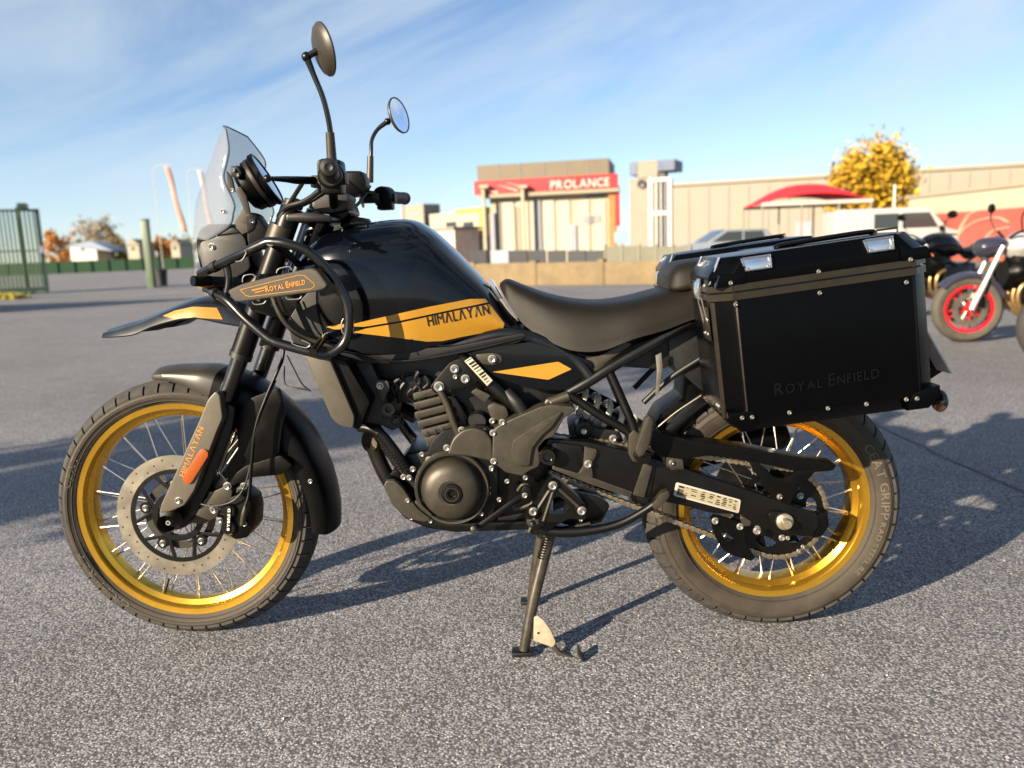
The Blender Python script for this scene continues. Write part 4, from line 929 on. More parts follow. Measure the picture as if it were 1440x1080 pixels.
# ------------------------------------------------------------------ panniers
def make_pannier(s):
    pa = empty('pannier', parent=bike)
    y0, y1 = (-.415, -.175)
    def Q(a, b, y):
        q = P(a, b, y); q.y *= -s; return q
    # side view frame: local axes of the tilted box measured on the near plane
    BL, BR, TL, TR = P(1029, 612, y0), P(1311, 574, y0), P(1006, 392, y0), P(1290, 352, y0)
    ex = ((BR-BL)+(TR-TL)); ex.normalize(); ez = Vector((-ex.z, 0, ex.x)); O = BL.copy()
    def LQ(u, v, y): q = O+ex*u+ez*v; return Vector((q.x, y if s < 0 else -y, q.z))
    def lu(a, b, y=y0): q = P(a, b, y)-O; return q.dot(ex), q.dot(ez)
    Lx = lu(1317, 500)[0]; Hs = lu(1150, 394)[1]; Ht = lu(1150, 344)[1]
    dep = y1-y0; ch_ = .032
    # plan outline (u, y) with chamfered vertical corners
    def ring(v, ins=0., cham=ch_, front=-.0, ln=None, iy=None):
        ln = Lx if ln is None else ln; iy = ins if iy is None else iy
        return [LQ(cham+ins+front, v, y0+iy), LQ(ln-cham-ins, v, y0+iy), LQ(ln-ins, v, y0+cham+iy), LQ(ln-ins, v, y1), LQ(front-.006+ins, v, y1), LQ(front-.006+ins, v, y0+cham*1.15+iy)]
    def hull(vs):
        bm = bmesh.new(); rs_ = []
        for q_ in vs: rs_.append([bm.verts.new(p) for p in ring(q_[0], q_[1], iy=q_[2] if len(q_) > 2 else None)])
        for A_, B_ in zip(rs_[:-1], rs_[1:]):
            for j in range(6): bm.faces.new((A_[j], A_[(j+1) % 6], B_[(j+1) % 6], B_[j]))
        bm.faces.new(rs_[0][::-1]); bm.faces.new(rs_[-1])
        bmesh.ops.recalc_face_normals(bm, faces=bm.faces[:])
        bmesh.ops.bevel(bm, geom=bm.edges[:], offset=.0022, segments=2, profile=.6, affect='EDGES'); return bm
    body = obj('case', hull([(0, .022), (.03, 0), (Hs-.004, 0)]), box_m, pa, 30)
    lid = obj('lid', hull([(Hs+.002, 0), (Ht-.034, 0), (Ht, .030, .004)]), box_m, pa, 30)
    seal = obj('lid_seal', hull([(Hs-.006, .003), (Hs+.004, .003)]), dark, pa, 30)
    for v, h_ in ((Hs-.016, .0135), (Hs+.0015, .0125)):
        bm = bmesh.new(); rs_ = []
        for vv, ins in ((v, -.0032), (v+h_, -.0032)): rs_.append([bm.verts.new(p) for p in ring(vv, ins)])
        for j in range(6): bm.faces.new((rs_[0][j], rs_[0][(j+1) % 6], rs_[1][(j+1) % 6], rs_[1][j]))
        bm.faces.new(rs_[0][::-1]); bm.faces.new(rs_[1]); obj('rim_band', bm, boxtrim, pa, 30)
    # corner posts along the chamfer
    for (ua, ya, ub, yb) in ((ch_+.004, y0-.0022, -.008, y0+ch_*1.2), (Lx-ch_-.004, y0-.0022, Lx+.0022, y0+ch_+.004)):
        bm = bmesh.new(); A_ = [LQ(ua, .028, ya), LQ(ub, .028, yb), LQ(ub, Hs-.018, yb), LQ(ua, Hs-.018, ya)]
        n = (A_[1]-A_[0]).cross(A_[2]-A_[0]).normalized(); n = n if (n.y < 0) == (s < 0) else -n
        poly_prism(bm, A_, -n*.004, .0008); obj('corner_post', bm, boxtrim if ua < .1 else box_m, pa)
    # lower corner caps and lid corner caps
    for ua, ub in ((-.002, .058), (Lx-.058, Lx+.002)):
        fr_ = ua < .1
        pl = [(ua, .046), (ua, .026), (ua+.022, .004), (ub-.012, .004), (ub-.006, .026), (ub-.010, .046)] if fr_ else [(ua+.012, .040), (ua, .026), (ua-.006, .003), (ub-.024, .003), (ub, .026), (ub, .046)]
        bm = bmesh.new(); poly_prism(bm, [LQ(u, v, y0-.004) for u, v in pl], (0, -s*.05, 0), .003); obj('corner_cap', bm, box_m, pa)
        pl = [(ua, Hs+.012), (ub+(0 if fr_ else 0), Hs+.012), (ub, Hs+.05), (ub-.012, Ht-.032), (ua+.01, Ht-.032)] if fr_ else [(ua, Hs+.012), (ub, Hs+.012), (ub-.008, Ht-.032), (ua+.012, Ht-.032), (ua, Hs+.05)]
        bm = bmesh.new(); poly_prism(bm, [LQ(u, v, y0-.0035) for u, v in pl], (0, -s*.04, 0), .002); obj('lid_corner', bm, box_m, pa)
    # chrome edge strip on the lid
    bm = bmesh.new(); tube(bm, [LQ(.06, Ht-.001, y0+.009), LQ(Lx-.05, Ht-.001, y0+.009)], .0016, 8, spline=False); obj('edge_strip', bm, disc_m, pa)
    # polished corner strips at the front slope
    for yy_ in (y0+.034, y1-.03):
        bm = bmesh.new(); poly_prism(bm, [LQ(-.0035, Hs+.018, yy_), LQ(-.0035, Hs+.018, yy_+.012), LQ(.021, Ht+.001, yy_+.012), LQ(.021, Ht+.001, yy_)], (-.003, 0, .001), .0006); obj('front_strip', bm, chrome, pa)
    # tie-down loops recessed in the lid face
    for a in ((1041, 1085, 364, 383), (1213, 1256, 338, 360)):
        u0, v1 = lu(a[0], a[2]); u1, v0 = lu(a[1], a[3]-3); v0 = v1-.026; yl = y0-.004
        bm = bmesh.new(); pts = [LQ(u0, v1, yl+.004), LQ(u1, v1, yl+.004), LQ(u1, v0, yl), LQ(u0+.007, v0, yl)]; poly_prism(bm, pts, (0, -s*.004, 0), .0012); obj('tie_down_plate', bm, chrome, pa)
        bm = bmesh.new(); tube(bm, [LQ(u0+.002, v1, yl-.002), LQ(u1-.001, v1, yl-.002), LQ(u1-.001, v0+.002, yl-.004), LQ(u0+.008, v0+.002, yl-.004)], .0017, 8, closed=True, spline=False); obj('tie_down_loop', bm, chrome, pa)
        if s < 0:
            for uu in (u0+.012, u1-.007):
                o = bpy.data.objects.new('rivet', rivet_me); col.objects.link(o); o.parent = pa; o.location = LQ(uu, v0+.004, yl-.003); o.scale = (.0035,)*3
    # front latch
    bm = bmesh.new(); poly_prism(bm, [LQ(-.010, Hs+.028, y0+.10), LQ(-.018, Hs+.020, y0+.10), LQ(-.022, Hs-.012, y0+.10), LQ(-.010, Hs-.020, y0+.10)], (0, -s*.05, 0), .002); obj('latch', bm, chrome, pa)
    bm = bmesh.new(); tube(bm, [LQ(-.018, Hs-.010, y0+.07), LQ(-.010, Hs-.068, y0+.07), LQ(-.010, Hs-.068, y0+.11), LQ(-.018, Hs-.010, y0+.11)], .0022, 8, closed=True, spline=False); obj('latch_wire', bm, chrome, pa)
    bm = bmesh.new(); poly_prism(bm, [LQ(-.008, Hs-.03, y0+.06), LQ(-.012, Hs-.05, y0+.06), LQ(-.012, Hs-.095, y0+.06), LQ(-.008, Hs-.10, y0+.06)], (0, -s*.06, 0), .001); obj('latch_plate', bm, boxtrim, pa)
    if s < 0:
        for a, b in ((1027, 398), (1034, 428), (1151, 382), (1152.5, 412), (1279, 365), (1273, 397), (1043, 587), (1057, 586), (1110, 580), (1164, 574), (1218, 568), (1273, 561), (1288, 560)):
            o = bpy.data.objects.new('rivet', rivet_me); col.objects.link(o); o.parent = pa; u, v = lu(a, b); o.location = LQ(u, v, y0-(.006 if a < 1060 or a > 1270 else .003)); o.scale = (.0046,)*3
        for u, v, yy_ in ((-.011, .052, y0+.05), (-.011, .052, y0+.065), (.004, .036, y0+.026), (.010, .033, y0+.016), (-.012, Hs-.055, y0+.065), (-.012, Hs-.085, y0+.072), (-.012, Hs-.085, y0+.10), (-.012, Hs+.016, y0+.06)):
            o = bpy.data.objects.new('rivet', rivet_me); col.objects.link(o); o.parent = pa; o.location = LQ(u, v, yy_); o.scale = (.0042,)*3; o.rotation_euler = (0, 0, R(-75))
        cb = bvh_of(body)
        V, Fc = text2d('ROYAL ENFIELD', bold=.016, gap=.16, smallcaps=.76); p0, p1 = Vector((1089, 556)), Vector((1236, 530.5)); d_ = p1-p0; n_ = Vector((-.04, -1)); bm = bmesh.new(); vs_ = []
        for x, y in V: q = p0+d_*x+n_*(y*17.5); vs_.append(bm.verts.new(cast(cb, q.x, q.y, .0002)))
        fs_ = []
        for f in Fc:
            try: fs_.append(bm.faces.new([vs_[i] for i in f]))
            except ValueError: pass
        r_ = bmesh.ops.extrude_face_region(bm, geom=fs_); bmesh.ops.translate(bm, vec=(0, -.0022, 0), verts=[g for g in r_['geom'] if isinstance(g, bmesh.types.BMVert)])
        obj('embossed_lettering', bm, mat('embossed_gloss_black', (.0009, .0009, .0011), .2, coat=.1, spec=.3), pa, 20)
    # carry handle on the lid
    bm = bmesh.new(); tube(bm, [LQ(Lx*.36, Ht+.001, y0+.10), LQ(Lx*.42, Ht+.005, y0+.10), LQ(Lx*.80, Ht+.007, y0+.10), LQ(Lx*.84, Ht+.001, y0+.10)], .0055, 10, flat=2.2); obj('handle', bm, plastic, pa)
    for u in (Lx-.08,):
        bm = bmesh.new(); tube(bm, [LQ(u, Ht, y0+.045), LQ(u, Ht+.009, y0+.045), LQ(u+.04, Ht+.009, y0+.045), LQ(u+.04, Ht, y0+.045)], .0022, 8, spline=False); obj('lid_loop', bm, boxtrim, pa)
    return pa
make_pannier(-1); make_pannier(1)
# carrier frame, rack, tail
rk = empty('luggage_rack', parent=bike)
for s in (-1, 1):
    for pts, r in (([(992, 458, -.165), (1150, 430, -.168), (1280, 420, -.16)], .009), ([(1000, 566, -.165), (1200, 556, -.165)], .009), ([(998, 462, -.165), (1000, 566, -.165)], .008), ([(905, 566, -.10), (945, 530, -.11), (992, 500, -.12)], .007)):
        bm = bmesh.new(); q = [P(*p) for p in pts]
        for v in q: v.y *= -s
        tube(bm, q, r, 10); obj('rack_tube', bm, dark, rk)
plate('inner_shield', [(940, 470), (1000, 455), (1006, 560), (985, 548), (962, 528), (942, 510)], -.109, .109, dark, rk, .006, 4)
plate('carrier_plate', [(1060, 352), (1250, 328), (1262, 334), (1250, 342), (1060, 362)], -.08, .08, satin, rk, .003)
plate('strap_bracket', [(922, 500), (930, 496), (932, 515), (926, 555), (922, 555), (924, 520)], -.14, -.132, disc_m, rk, .001)
tl = empty('tail_section', parent=bike)
plate('tail_body', [(960, 440), (1050, 420), (1230, 400), (1290, 410), (1270, 440), (1150, 470), (1010, 490), (975, 470)], -.104, .104, dark, tl, .01)
plate('plate_hanger', [(1190, 450), (1262, 440), (1330, 520), (1300, 540), (1250, 510)], -.03, .03, plastic, tl, .005)
a, b = P(1282, 430, -.10), P(1337, 526, -.10)
bm = bmesh.new(); poly_prism(bm, [Vector((a.x, -.10, a.z)), Vector((b.x, -.10, b.z)), Vector((b.x, .10, b.z)), Vector((a.x, .10, a.z))], (.003, 0, .003), .0006); obj('number_plate', bm, mat('plain_grey_plate_back', (.34, .35, .36), .45, .1, var=.12, vscale=30), tl)
for s in (-1, 1):
    q = P(1321, 563, -.20); q.y *= -s; bm = bmesh.new()
    bmesh.ops.create_uvsphere(bm, u_segments=20, v_segments=12, radius=1, matrix=Matrix.Translation(q)@Matrix.Diagonal((.015, .030, .026, 1))); tube(bm, [q, Vector((q.x-.05, q.y*.6, q.z+.02)), Vector((q.x-.09, 0, q.z+.03))], .007, 8); obj('rear_indicator', bm, mat('black_indicator_gloss', (.006, .006, .006), .18, coat=.4), tl)
    bm = bmesh.new(); bmesh.ops.create_uvsphere(bm, u_segments=14, v_segments=8, radius=1, matrix=Matrix.Translation(q+Vector((-.004, .012*s*-1 if s > 0 else -.012, -.012)))@Matrix.Diagonal((.010, .019, .012, 1))); obj('indicator_lens', bm, mat('smoked_indicator_lens', (.20, .07, .02), .15, coat=.6), tl)
# exhaust silencer on the far side
ex_ = empty('exhaust', parent=bike)
bm = bmesh.new(); tube(bm, [Vector((.25, .13, .30)), Vector((.38, .14, .34)), Vector((.51, .135, .405))], .024, 16); obj('link_pipe', bm, MATS['blued_exhaust_steel'], ex_)
bm = bmesh.new(); tube(bm, [Vector((.50, .135, .40)), Vector((.54, .135, .41)), Vector((.82, .13, .47)), Vector((.84, .13, .475))], [.028, .042, .042, .032], 20, spline=False); obj('silencer', bm, satin, ex_)
# ================================================================== THE SETTING
def nmat(name): 
    m = bpy.data.materials.new(name); m.use_nodes = True; return m, m.node_tree, m.node_tree.nodes['Principled BSDF']
m, t, b = nmat('worn_asphalt'); asphalt = m
co = N(t, 'ShaderNodeTexCoord'); K = t.links.new
def tex(tp, scale, **kw):
    n = N(t, tp); n.inputs['Scale'].default_value = scale
    for k, v in kw.items():
        if k in n.inputs: n.inputs[k].default_value = v
        else: setattr(n, k, v)
    K(co.outputs['Object'], n.inputs['Vector']); return n
v1 = tex('ShaderNodeTexVoronoi', 170.0); v2 = tex('ShaderNodeTexVoronoi', 190.0); n1 = tex('ShaderNodeTexNoise', 150.0, Detail=3.0); n2 = tex('ShaderNodeTexNoise', .35, Detail=5.0, Roughness=.6); n3 = tex('ShaderNodeTexNoise', 5.0, Detail=4.0)
# stone-by-stone brightness
sep = N(t, 'ShaderNodeSeparateColor'); K(v1.outputs['Color'], sep.inputs['Color'])
r1 = N(t, 'ShaderNodeValToRGB'); e = r1.color_ramp.elements; e[0].position = .0; e[0].color = (.142, .142, .154, 1); e[1].position = 1; e[1].color = (.415, .410, .428, 1)
e2 = r1.color_ramp.elements.new(.5); e2.color = (.212, .211, .226, 1); e3 = r1.color_ramp.elements.new(.82); e3.color = (.298, .296, .314, 1)
K(sep.outputs['Red'], r1.inputs['Fac'])
# dark binder between the stones
gapr = N(t, 'ShaderNodeMapRange'); gapr.inputs['From Min'].default_value = .42; gapr.inputs['From Max'].default_value = .66; K(v1.outputs['Distance'], gapr.inputs['Value'])
mxa = N(t, 'ShaderNodeMix'); mxa.data_type = 'RGBA'; mxa.inputs['B'].default_value = (.074, .075, .083, 1); K(gapr.outputs['Result'], mxa.inputs['Factor']); K(r1.outputs['Color'], mxa.inputs['A'])
mr = N(t, 'ShaderNodeMapRange'); mr.inputs['From Min'].default_value = .3; mr.inputs['From Max'].default_value = .7; mr.inputs['To Min'].default_value = .78; mr.inputs['To Max'].default_value = 1.16; K(n2.outputs['Fac'], mr.inputs['Value'])
mr3 = N(t, 'ShaderNodeMapRange'); mr3.inputs['From Min'].default_value = .3; mr3.inputs['From Max'].default_value = .7; mr3.inputs['To Min'].default_value = .90; mr3.inputs['To Max'].default_value = 1.08; K(n3.outputs['Fac'], mr3.inputs['Value'])
mul = N(t, 'ShaderNodeMath'); mul.operation = 'MULTIPLY'; K(mr.outputs['Result'], mul.inputs[0]); K(mr3.outputs['Result'], mul.inputs[1])
n4 = tex('ShaderNodeTexNoise', 1.4, Detail=6.0, Roughness=.7)
st = N(t, 'ShaderNodeMapRange'); st.inputs['From Min'].default_value = .60; st.inputs['From Max'].default_value = .74; st.inputs['To Min'].default_value = 1.0; st.inputs['To Max'].default_value = .80; K(n4.outputs['Fac'], st.inputs['Value'])
mul2 = N(t, 'ShaderNodeMath'); mul2.operation = 'MULTIPLY'; K(mul.outputs['Value'], mul2.inputs[0]); K(st.outputs['Result'], mul2.inputs[1]); mul = mul2
vm = N(t, 'ShaderNodeVectorMath'); vm.operation = 'SCALE'; K(mxa.outputs['Result'], vm.inputs[0]); K(mul.outputs['Value'], vm.inputs['Scale'])
K(vm.outputs['Vector'], b.inputs['Base Color']); b.inputs['Roughness'].default_value = .82; b.inputs['Specular IOR Level'].default_value = .3
inv = N(t, 'ShaderNodeMath'); inv.operation = 'SUBTRACT'; inv.inputs[0].default_value = 1.0; K(v1.outputs['Distance'], inv.inputs[1])
ad = N(t, 'ShaderNodeMath'); ad.operation = 'MULTIPLY_ADD'; ad.inputs[1].default_value = .35; K(n1.outputs['Fac'], ad.inputs[0]); K(inv.outputs['Value'], ad.inputs[2])
sr = N(t, 'ShaderNodeMath'); sr.operation = 'MULTIPLY_ADD'; sr.inputs[1].default_value = .5; K(sep.outputs['Green'], sr.inputs[0]); K(ad.outputs['Value'], sr.inputs[2])
bp = N(t, 'ShaderNodeBump'); bp.inputs['Strength'].default_value = .42; bp.inputs['Distance'].default_value = .0035; K(sr.outputs['Value'], bp.inputs['Height']); K(bp.outputs['Normal'], b.inputs['Normal'])
bm = bmesh.new()
for a, c_ in (((-700, -60), (700, 900)),):
    bm.faces.new([bm.verts.new(p) for p in ((a[0], a[1], 0), (c_[0], a[1], 0), (c_[0], c_[1], 0), (a[0], c_[1], 0))])
ground = obj('ground', bm, asphalt); ground['kind'] = 'structure'
# bitumen seam
pts = [G(px, py, .004) for px, py in ((1205, 583), (1232, 596), (1262, 611), (1300, 628), (1322, 640), (1338, 647), (1372, 661), (1410, 678), (1450, 695), (1520, 726))]
bm = bmesh.new(); path = cr_spline(pts, 9); prev = None
for i, p in enumerate(path):
    d = (path[min(i+1, len(path)-1)]-path[max(i-1, 0)]).normalized(); n = Vector((-d.y, d.x, 0)); wd = .0045+.007*noise.noise((i*.61, 3, 1))**2*4; jt = n*.010*noise.noise((i*.5, 0, 5))
    cur = (bm.verts.new(p+jt+n*wd), bm.verts.new(p+jt-n*wd))
    if prev: bm.faces.new((prev[0], prev[1], cur[1], cur[0]))
    prev = cur
o = obj('seam', bm, mat('black_bitumen_seam', (.016, .018, .016), .55, bump=.6, bscale=160), ground)

# ------------------------------------------------------------------ building helpers
def slab(name, a, b_, z0, z1, depth, m, parent=None, bev=0.):
    """upright slab from a to b_ (xy), front face towards the camera, going depth away"""
    a = Vector((a[0], a[1], 0)); b_ = Vector((b_[0], b_[1], 0)); d = (b_-a).normalized(); n = Vector((-d.y, d.x, 0))
    bm = bmesh.new(); pts = [a+Vector((0, 0, z0)), b_+Vector((0, 0, z0)), b_+Vector((0, 0, z1)), a+Vector((0, 0, z1))]
    poly_prism(bm, pts, n*depth, bev); return obj(name, bm, m, parent)
class Facade:
    """front plane through two ground points; pixel rectangles on it become slabs"""
    def __init__(s, pxl, yl, pxr, yr):
        s.a = P(pxl, 345, yl); s.b = P(pxr, 345, yr); s.a.z = s.b.z = 0; s.d = (s.b-s.a).normalized(); s.n = Vector((-s.d.y, s.d.x, 0))
    def hit(s, px, py):
        d = ray(px, py); k = (s.a-CAM).dot(s.n)/d.dot(s.n); return CAM+d*k
    def rect(s, name, x0, y0, x1, y1, m, parent, proud=.05, depth=.1, z0=None, z1=None, bev=0.):
        c = s.hit((x0+x1)/2, (y0+y1)/2); mx = (x0+x1)/2; my = (y0+y1)/2
        ul = (s.hit(x0, my)-s.a).dot(s.d); ur = (s.hit(x1, my)-s.a).dot(s.d)
        zb = s.hit(mx, y1).z if z0 is None else z0; zt = s.hit(mx, y0).z if z1 is None else z1
        A = s.a+s.d*ul-s.n*proud; B = s.a+s.d*ur-s.n*proud
        return slab(name, A, B, zb, zt, depth, m, parent, bev)
cream = mat('cream_render', (.30, .275, .21), .8, var=.06, vscale=1.2, bump=.2, bscale=20)
pale = mat('pale_sheet_cladding', (.215, .197, .16), .65, var=.05, vscale=.6)
beige = mat('beige_panel', (.25, .215, .155), .7, var=.08, vscale=1.0)
brown = mat('brown_roof_fascia', (.12, .098, .066), .6, var=.12, vscale=1.5)
redp = mat('red_sign_panel', (.36, .016, .02), .4, var=.06, vscale=2)
greyc = mat('grey_concrete', (.20, .185, .15), .8, var=.1, vscale=2)
bluep = mat('blue_sign_panel', (.009, .034, .095), .45, var=.06, vscale=2)
whitep = mat('white_paint', (.42, .40, .36), .5, var=.04, vscale=3)
darkw = mat('dark_window_glass', (.02, .025, .03), .08, 0, .6)
slate = mat('grey_blue_panel', (.22, .23, .27), .6, var=.08, vscale=2)  # plain grey-blue shared by pilasters, joints, doors and slats
rust = mat('rust_orange_panel', (.36, .13, .03), .6, var=.2, vscale=3)
tan = mat('sandy_concrete_panel', (.142, .105, .055), .85, var=.32, vscale=2.5, bump=.3, bscale=30)
tarp = mat('dark_barrier_panel', (.006, .0075, .012), .5, var=.2, vscale=3)
meshg = mat('grey_green_fence_panel', (.115, .115, .085), .8, var=.15, vscale=4)

# low panel wall
lw = empty('low_wall', (-1.24, 20.58, 0)); tag(lw, 'low sandy concrete panel wall running below the building with red sign', 'wall')
A = Vector((-12.2, 26.9, 0)); B = Vector((5.2, 16.9, 0)); n_ = 10; dW = (B-A)/n_
for i in range(n_):
    a = A+dW*i; b2 = A+dW*(i+1); g = dW.normalized()*.05
    o = slab('panel', a+g-lw.location, b2-g-lw.location, 0, .60+.02*((i*3) % 4-1), .14, tan, lw, .012)
for i in range(n_+1):
    a = A+dW*i; g = dW.normalized()*.09; nn = Vector((-dW.y, dW.x, 0)).normalized()*.03
    slab('post', a-g-nn-lw.location, a+g-nn-lw.location, 0, .66, .2, tan, lw, .012)
# dark barrier and mesh fence standing behind it
fb_ = Facade(660, 25, 985, 20.5)
db = empty('barrier', fb_.a); tag(db, 'dark solid barrier of panels standing behind the low sandy wall', 'barrier')
def at_(parent, o): o.location = -parent.location; return o
for x0 in (660, 690, 716, 742, 770, 798, 824): at_(db, fb_.rect('panel', x0, 352, x0+(24 if x0 < 690 else 25), 372, tarp if x0 != 690 else slate, db, .0, .05, z0=.0))
mf = empty('mesh_fence', fb_.a); tag(mf, 'grey green screened fence beside the concrete pillar with round hole', 'fence')
for x0 in (852, 876, 900, 924, 948): at_(mf, fb_.rect('panel', x0, 346, x0+22, 372, meshg, mf, 0, .05, z0=0))
for x0 in (850, 874, 898, 922, 946, 970): at_(mf, fb_.rect('post', x0, 344, x0+1.6, 372, greyc, mf, .03, .1, z0=0))

# building with the red sign
fa = Facade(672, 41.6, 864, 40.4)
hb_ = empty('showroom_building', fa.a); tag(hb_, 'cream showroom with brown roof fascia and long red sign board', 'building')
def fr_(*a, **k): return at_(hb_, fa.rect(*a, **k))
fr_('wall', 690, 268, 857, 352, cream, hb_, 0, 5, z0=0)
fr_('roof_fascia', 673, 228.5, 857, 252, brown, hb_, .35, 4)
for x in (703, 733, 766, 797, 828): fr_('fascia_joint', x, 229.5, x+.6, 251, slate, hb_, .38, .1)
fr_('sign_board', 670, 250.5, 870, 270, redp, hb_, .55, .25)
fr_('soffit_beam', 676, 270.2, 872, 275, beige, hb_, .62, .6)
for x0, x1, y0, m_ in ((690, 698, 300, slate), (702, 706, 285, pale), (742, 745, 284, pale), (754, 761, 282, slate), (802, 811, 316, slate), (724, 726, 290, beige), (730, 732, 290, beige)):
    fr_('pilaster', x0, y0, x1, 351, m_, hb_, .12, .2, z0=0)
for x0 in (707, 728, 746, 764, 786, 813, 836): fr_('wall_panel', x0, 282, x0+16, 350, mat('off_white_wall_panel', (.35, .325, .26), .7, var=.06, vscale=1.2), hb_, .07, .1, z0=.1)
for j in range(3): fr_('vent_slat', 820, 303+j*4, 845, 305+j*4, slate, hb_, .14, .1)
fr_('transom_window', 826, 273, 848, 278, darkw, hb_, .1, .1)
for x in (684, 738): fr_('canopy_post', x, 262, x+4, 351, cream, hb_, .9, .2, z0=0); fr_('post_head', x-4, 262, x+8, 266, cream, hb_, 1.0, .4)
bm = bmesh.new(); V, Fc = text2d('PROLANCE', bold=.02, gap=.14); vs_ = []
for x, y in V:
    q = fa.hit(774+x*83, 266.0-x*4.8-y*12); q = CAM+(q-CAM)*((fa.a-CAM-fa.n*.62).dot(fa.n)/(fa.a-CAM).dot(fa.n)); vs_.append(bm.verts.new(q-fa.a))
for f in Fc:
    try: bm.faces.new([vs_[i] for i in f])
    except ValueError: pass
obj('lettering', bm, whitep, hb_, smooth=False)
for (p0, p1, w_) in (((676, 264), (700, 271), 3), ((700, 260), (728, 268), 2), ((712, 257), (737, 263), 1.5)):
    d_ = Vector((p1[0]-p0[0], p1[1]-p0[1])); n2_ = Vector((-d_.y, d_.x)).normalized()*w_*.5; bm = bmesh.new(); vv = []
    for q in (Vector(p0)-n2_*.2, Vector(p1)-n2_, Vector(p1)+n2_, Vector(p0)+n2_*.2):
        h_ = fa.hit(*q); h_ = CAM+(h_-CAM)*((fa.a-CAM-fa.n*.62).dot(fa.n)/(fa.a-CAM).dot(fa.n)); vv.append(bm.verts.new(h_-fa.a))
    bm.faces.new(vv); obj('sign_streak', bm, mat('pale_pink_streak', (.75, .38, .33), .5), hb_, smooth=False)
rp = empty('rust_panel_sign', fa.hit(865, 351)); rp.location.z = 0; tag(rp, 'tall rust brown panel at the corner of the cream showroom', 'sign')
at_(rp, fa.rect('panel', 857, 268, 866, 351, rust, rp, .3, .3, z0=0)); at_(rp, fa.rect('panel_edge', 866.3, 262, 872, 318, redp, rp, .35, .2))
bs = empty('board_sign', fa.hit(877, 351)); bs.location.z = 0; tag(bs, 'small pale blue board on a post in front of the concrete pillar', 'sign')
lb2 = mat('pale_blue_board', (.17, .28, .35), .5)
at_(bs, fa.rect('board', 868, 327, 886, 341, lb2, bs, 2.0, .1)); at_(bs, fa.rect('post', 876, 341, 878, 356, greyc, bs, 1.95, .08, z0=0))
# concrete pillar with blue signs
ft_ = Facade(880, 37, 955, 36)
pt_ = empty('sign_pillar', ft_.a); tag(pt_, 'grey concrete pillar with a round hole and blue boxes on top', 'pillar')
def f2(*a, **k): return at_(pt_, ft_.rect(*a, **k))
f2('shaft', 886, 250, 925, 352, greyc, pt_, 0, 2, z0=0); f2('upper_shaft', 897, 226, 925, 250, greyc, pt_, .06, 1.2); f2('blue_box', 926, 225, 950, 240, bluep, pt_, .2, 1.6); f2('blue_box_side', 885, 228, 896, 246, bluep, pt_, .0, 1.6); f2('lower_arm', 926, 240, 935, 252, tarp, pt_, 0, .6)
q = ft_.hit(903, 259); bm = bmesh.new(); lathe(bm, [(0, -.05), (.16, -.05), (.19, -.07), (.19, .05)], q-ft_.a-ft_.n*.05, ft_.n, 20); obj('round_hole', bm, tarp, pt_)
wf_ = empty('white_frame_tower', ft_.a); tag(wf_, 'open white painted frame tower standing beside the concrete pillar', 'tower')
for r_ in ((922, 252, 927, 352), (948, 252, 953, 352)): at_(wf_, ft_.rect('upright', *r_, whitep, wf_, 1.2, .3, z0=0))
for r_ in ((927, 252, 948, 257), (927, 298, 948, 303)): at_(wf_, ft_.rect('crossbar', *r_, whitep, wf_, 1.18, .25))
for x in (931, 937, 943): at_(wf_, ft_.rect('inner_bar', x, 257, x+1.6, 352, slate if x == 943 else whitep, wf_, 1.1, .1, z0=0))
# low buildings on the left of the showroom
fl = Facade(560, 60, 690, 52)
for (nm, lab, rects) in (('annex_building', 'low cream annex with a yellow corner left of the cream showroom', (('wall', 605, 298, 676, 356, cream, 0, 1.5), ('parapet', 642, 293, 683, 298, mat('yellow_render', (.58, .36, .05), .7), .1, 1.4), ('corner', 676, 296, 683, 332, mat('yellow_render', (.58, .36, .05), .7), .12, 1.4), ('door', 612, 322, 618, 356, slate, .05, .1), ('window', 628, 312, 642, 322, darkw, .05, .1), ('window', 652, 312, 666, 322, darkw, .05, .1))),
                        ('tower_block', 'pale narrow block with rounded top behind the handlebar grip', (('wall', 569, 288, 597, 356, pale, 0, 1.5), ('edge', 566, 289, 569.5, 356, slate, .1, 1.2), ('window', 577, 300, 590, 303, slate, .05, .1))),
                        ('pink_outbuilding', 'pinkish low outbuilding in front of the cream annex', (('wall', 640, 322, 690, 356, mat('pink_render', (.58, .42, .33), .8, var=.15, vscale=2), 3, 2), ('roof', 638, 320, 692, 323, greyc, 3.2, 2.6)))):
    e_ = empty(nm, fl.a); tag(e_, lab, 'building')
    for r_ in rects: at_(e_, fl.rect(r_[0], *r_[1:5], r_[5], e_, r_[6], r_[7], z0=None if r_[0] in ('parapet', 'corner', 'window', 'roof') else 0))
# long warehouse
fw_ = Facade(940, 66, 1500, 58)
WZ = fw_.hit(1220, 246).z; wh = empty('warehouse', fw_.a); tag(wh, 'long pale clad warehouse stretching behind the yellow tree', 'building')
at_(wh, fw_.rect('wall', 940, 246, 2300, 345, pale, wh, 0, 30, z0=0, z1=WZ)); 
for i in range(48): at_(wh, fw_.rect('cladding_panel', 942+i*28, 250, 942+i*28+27, 345, pale, wh, .06, .1, z0=0, z1=WZ-.2))
at_(wh, fw_.rect('roof_edge', 938, 243, 2302, 246.5, beige, wh, .2, 30, z0=WZ, z1=WZ+.22))
for x in (1118,): at_(wh, fw_.rect('door', x, 312, x+26, 345, slate, wh, .1, .1, z0=0))
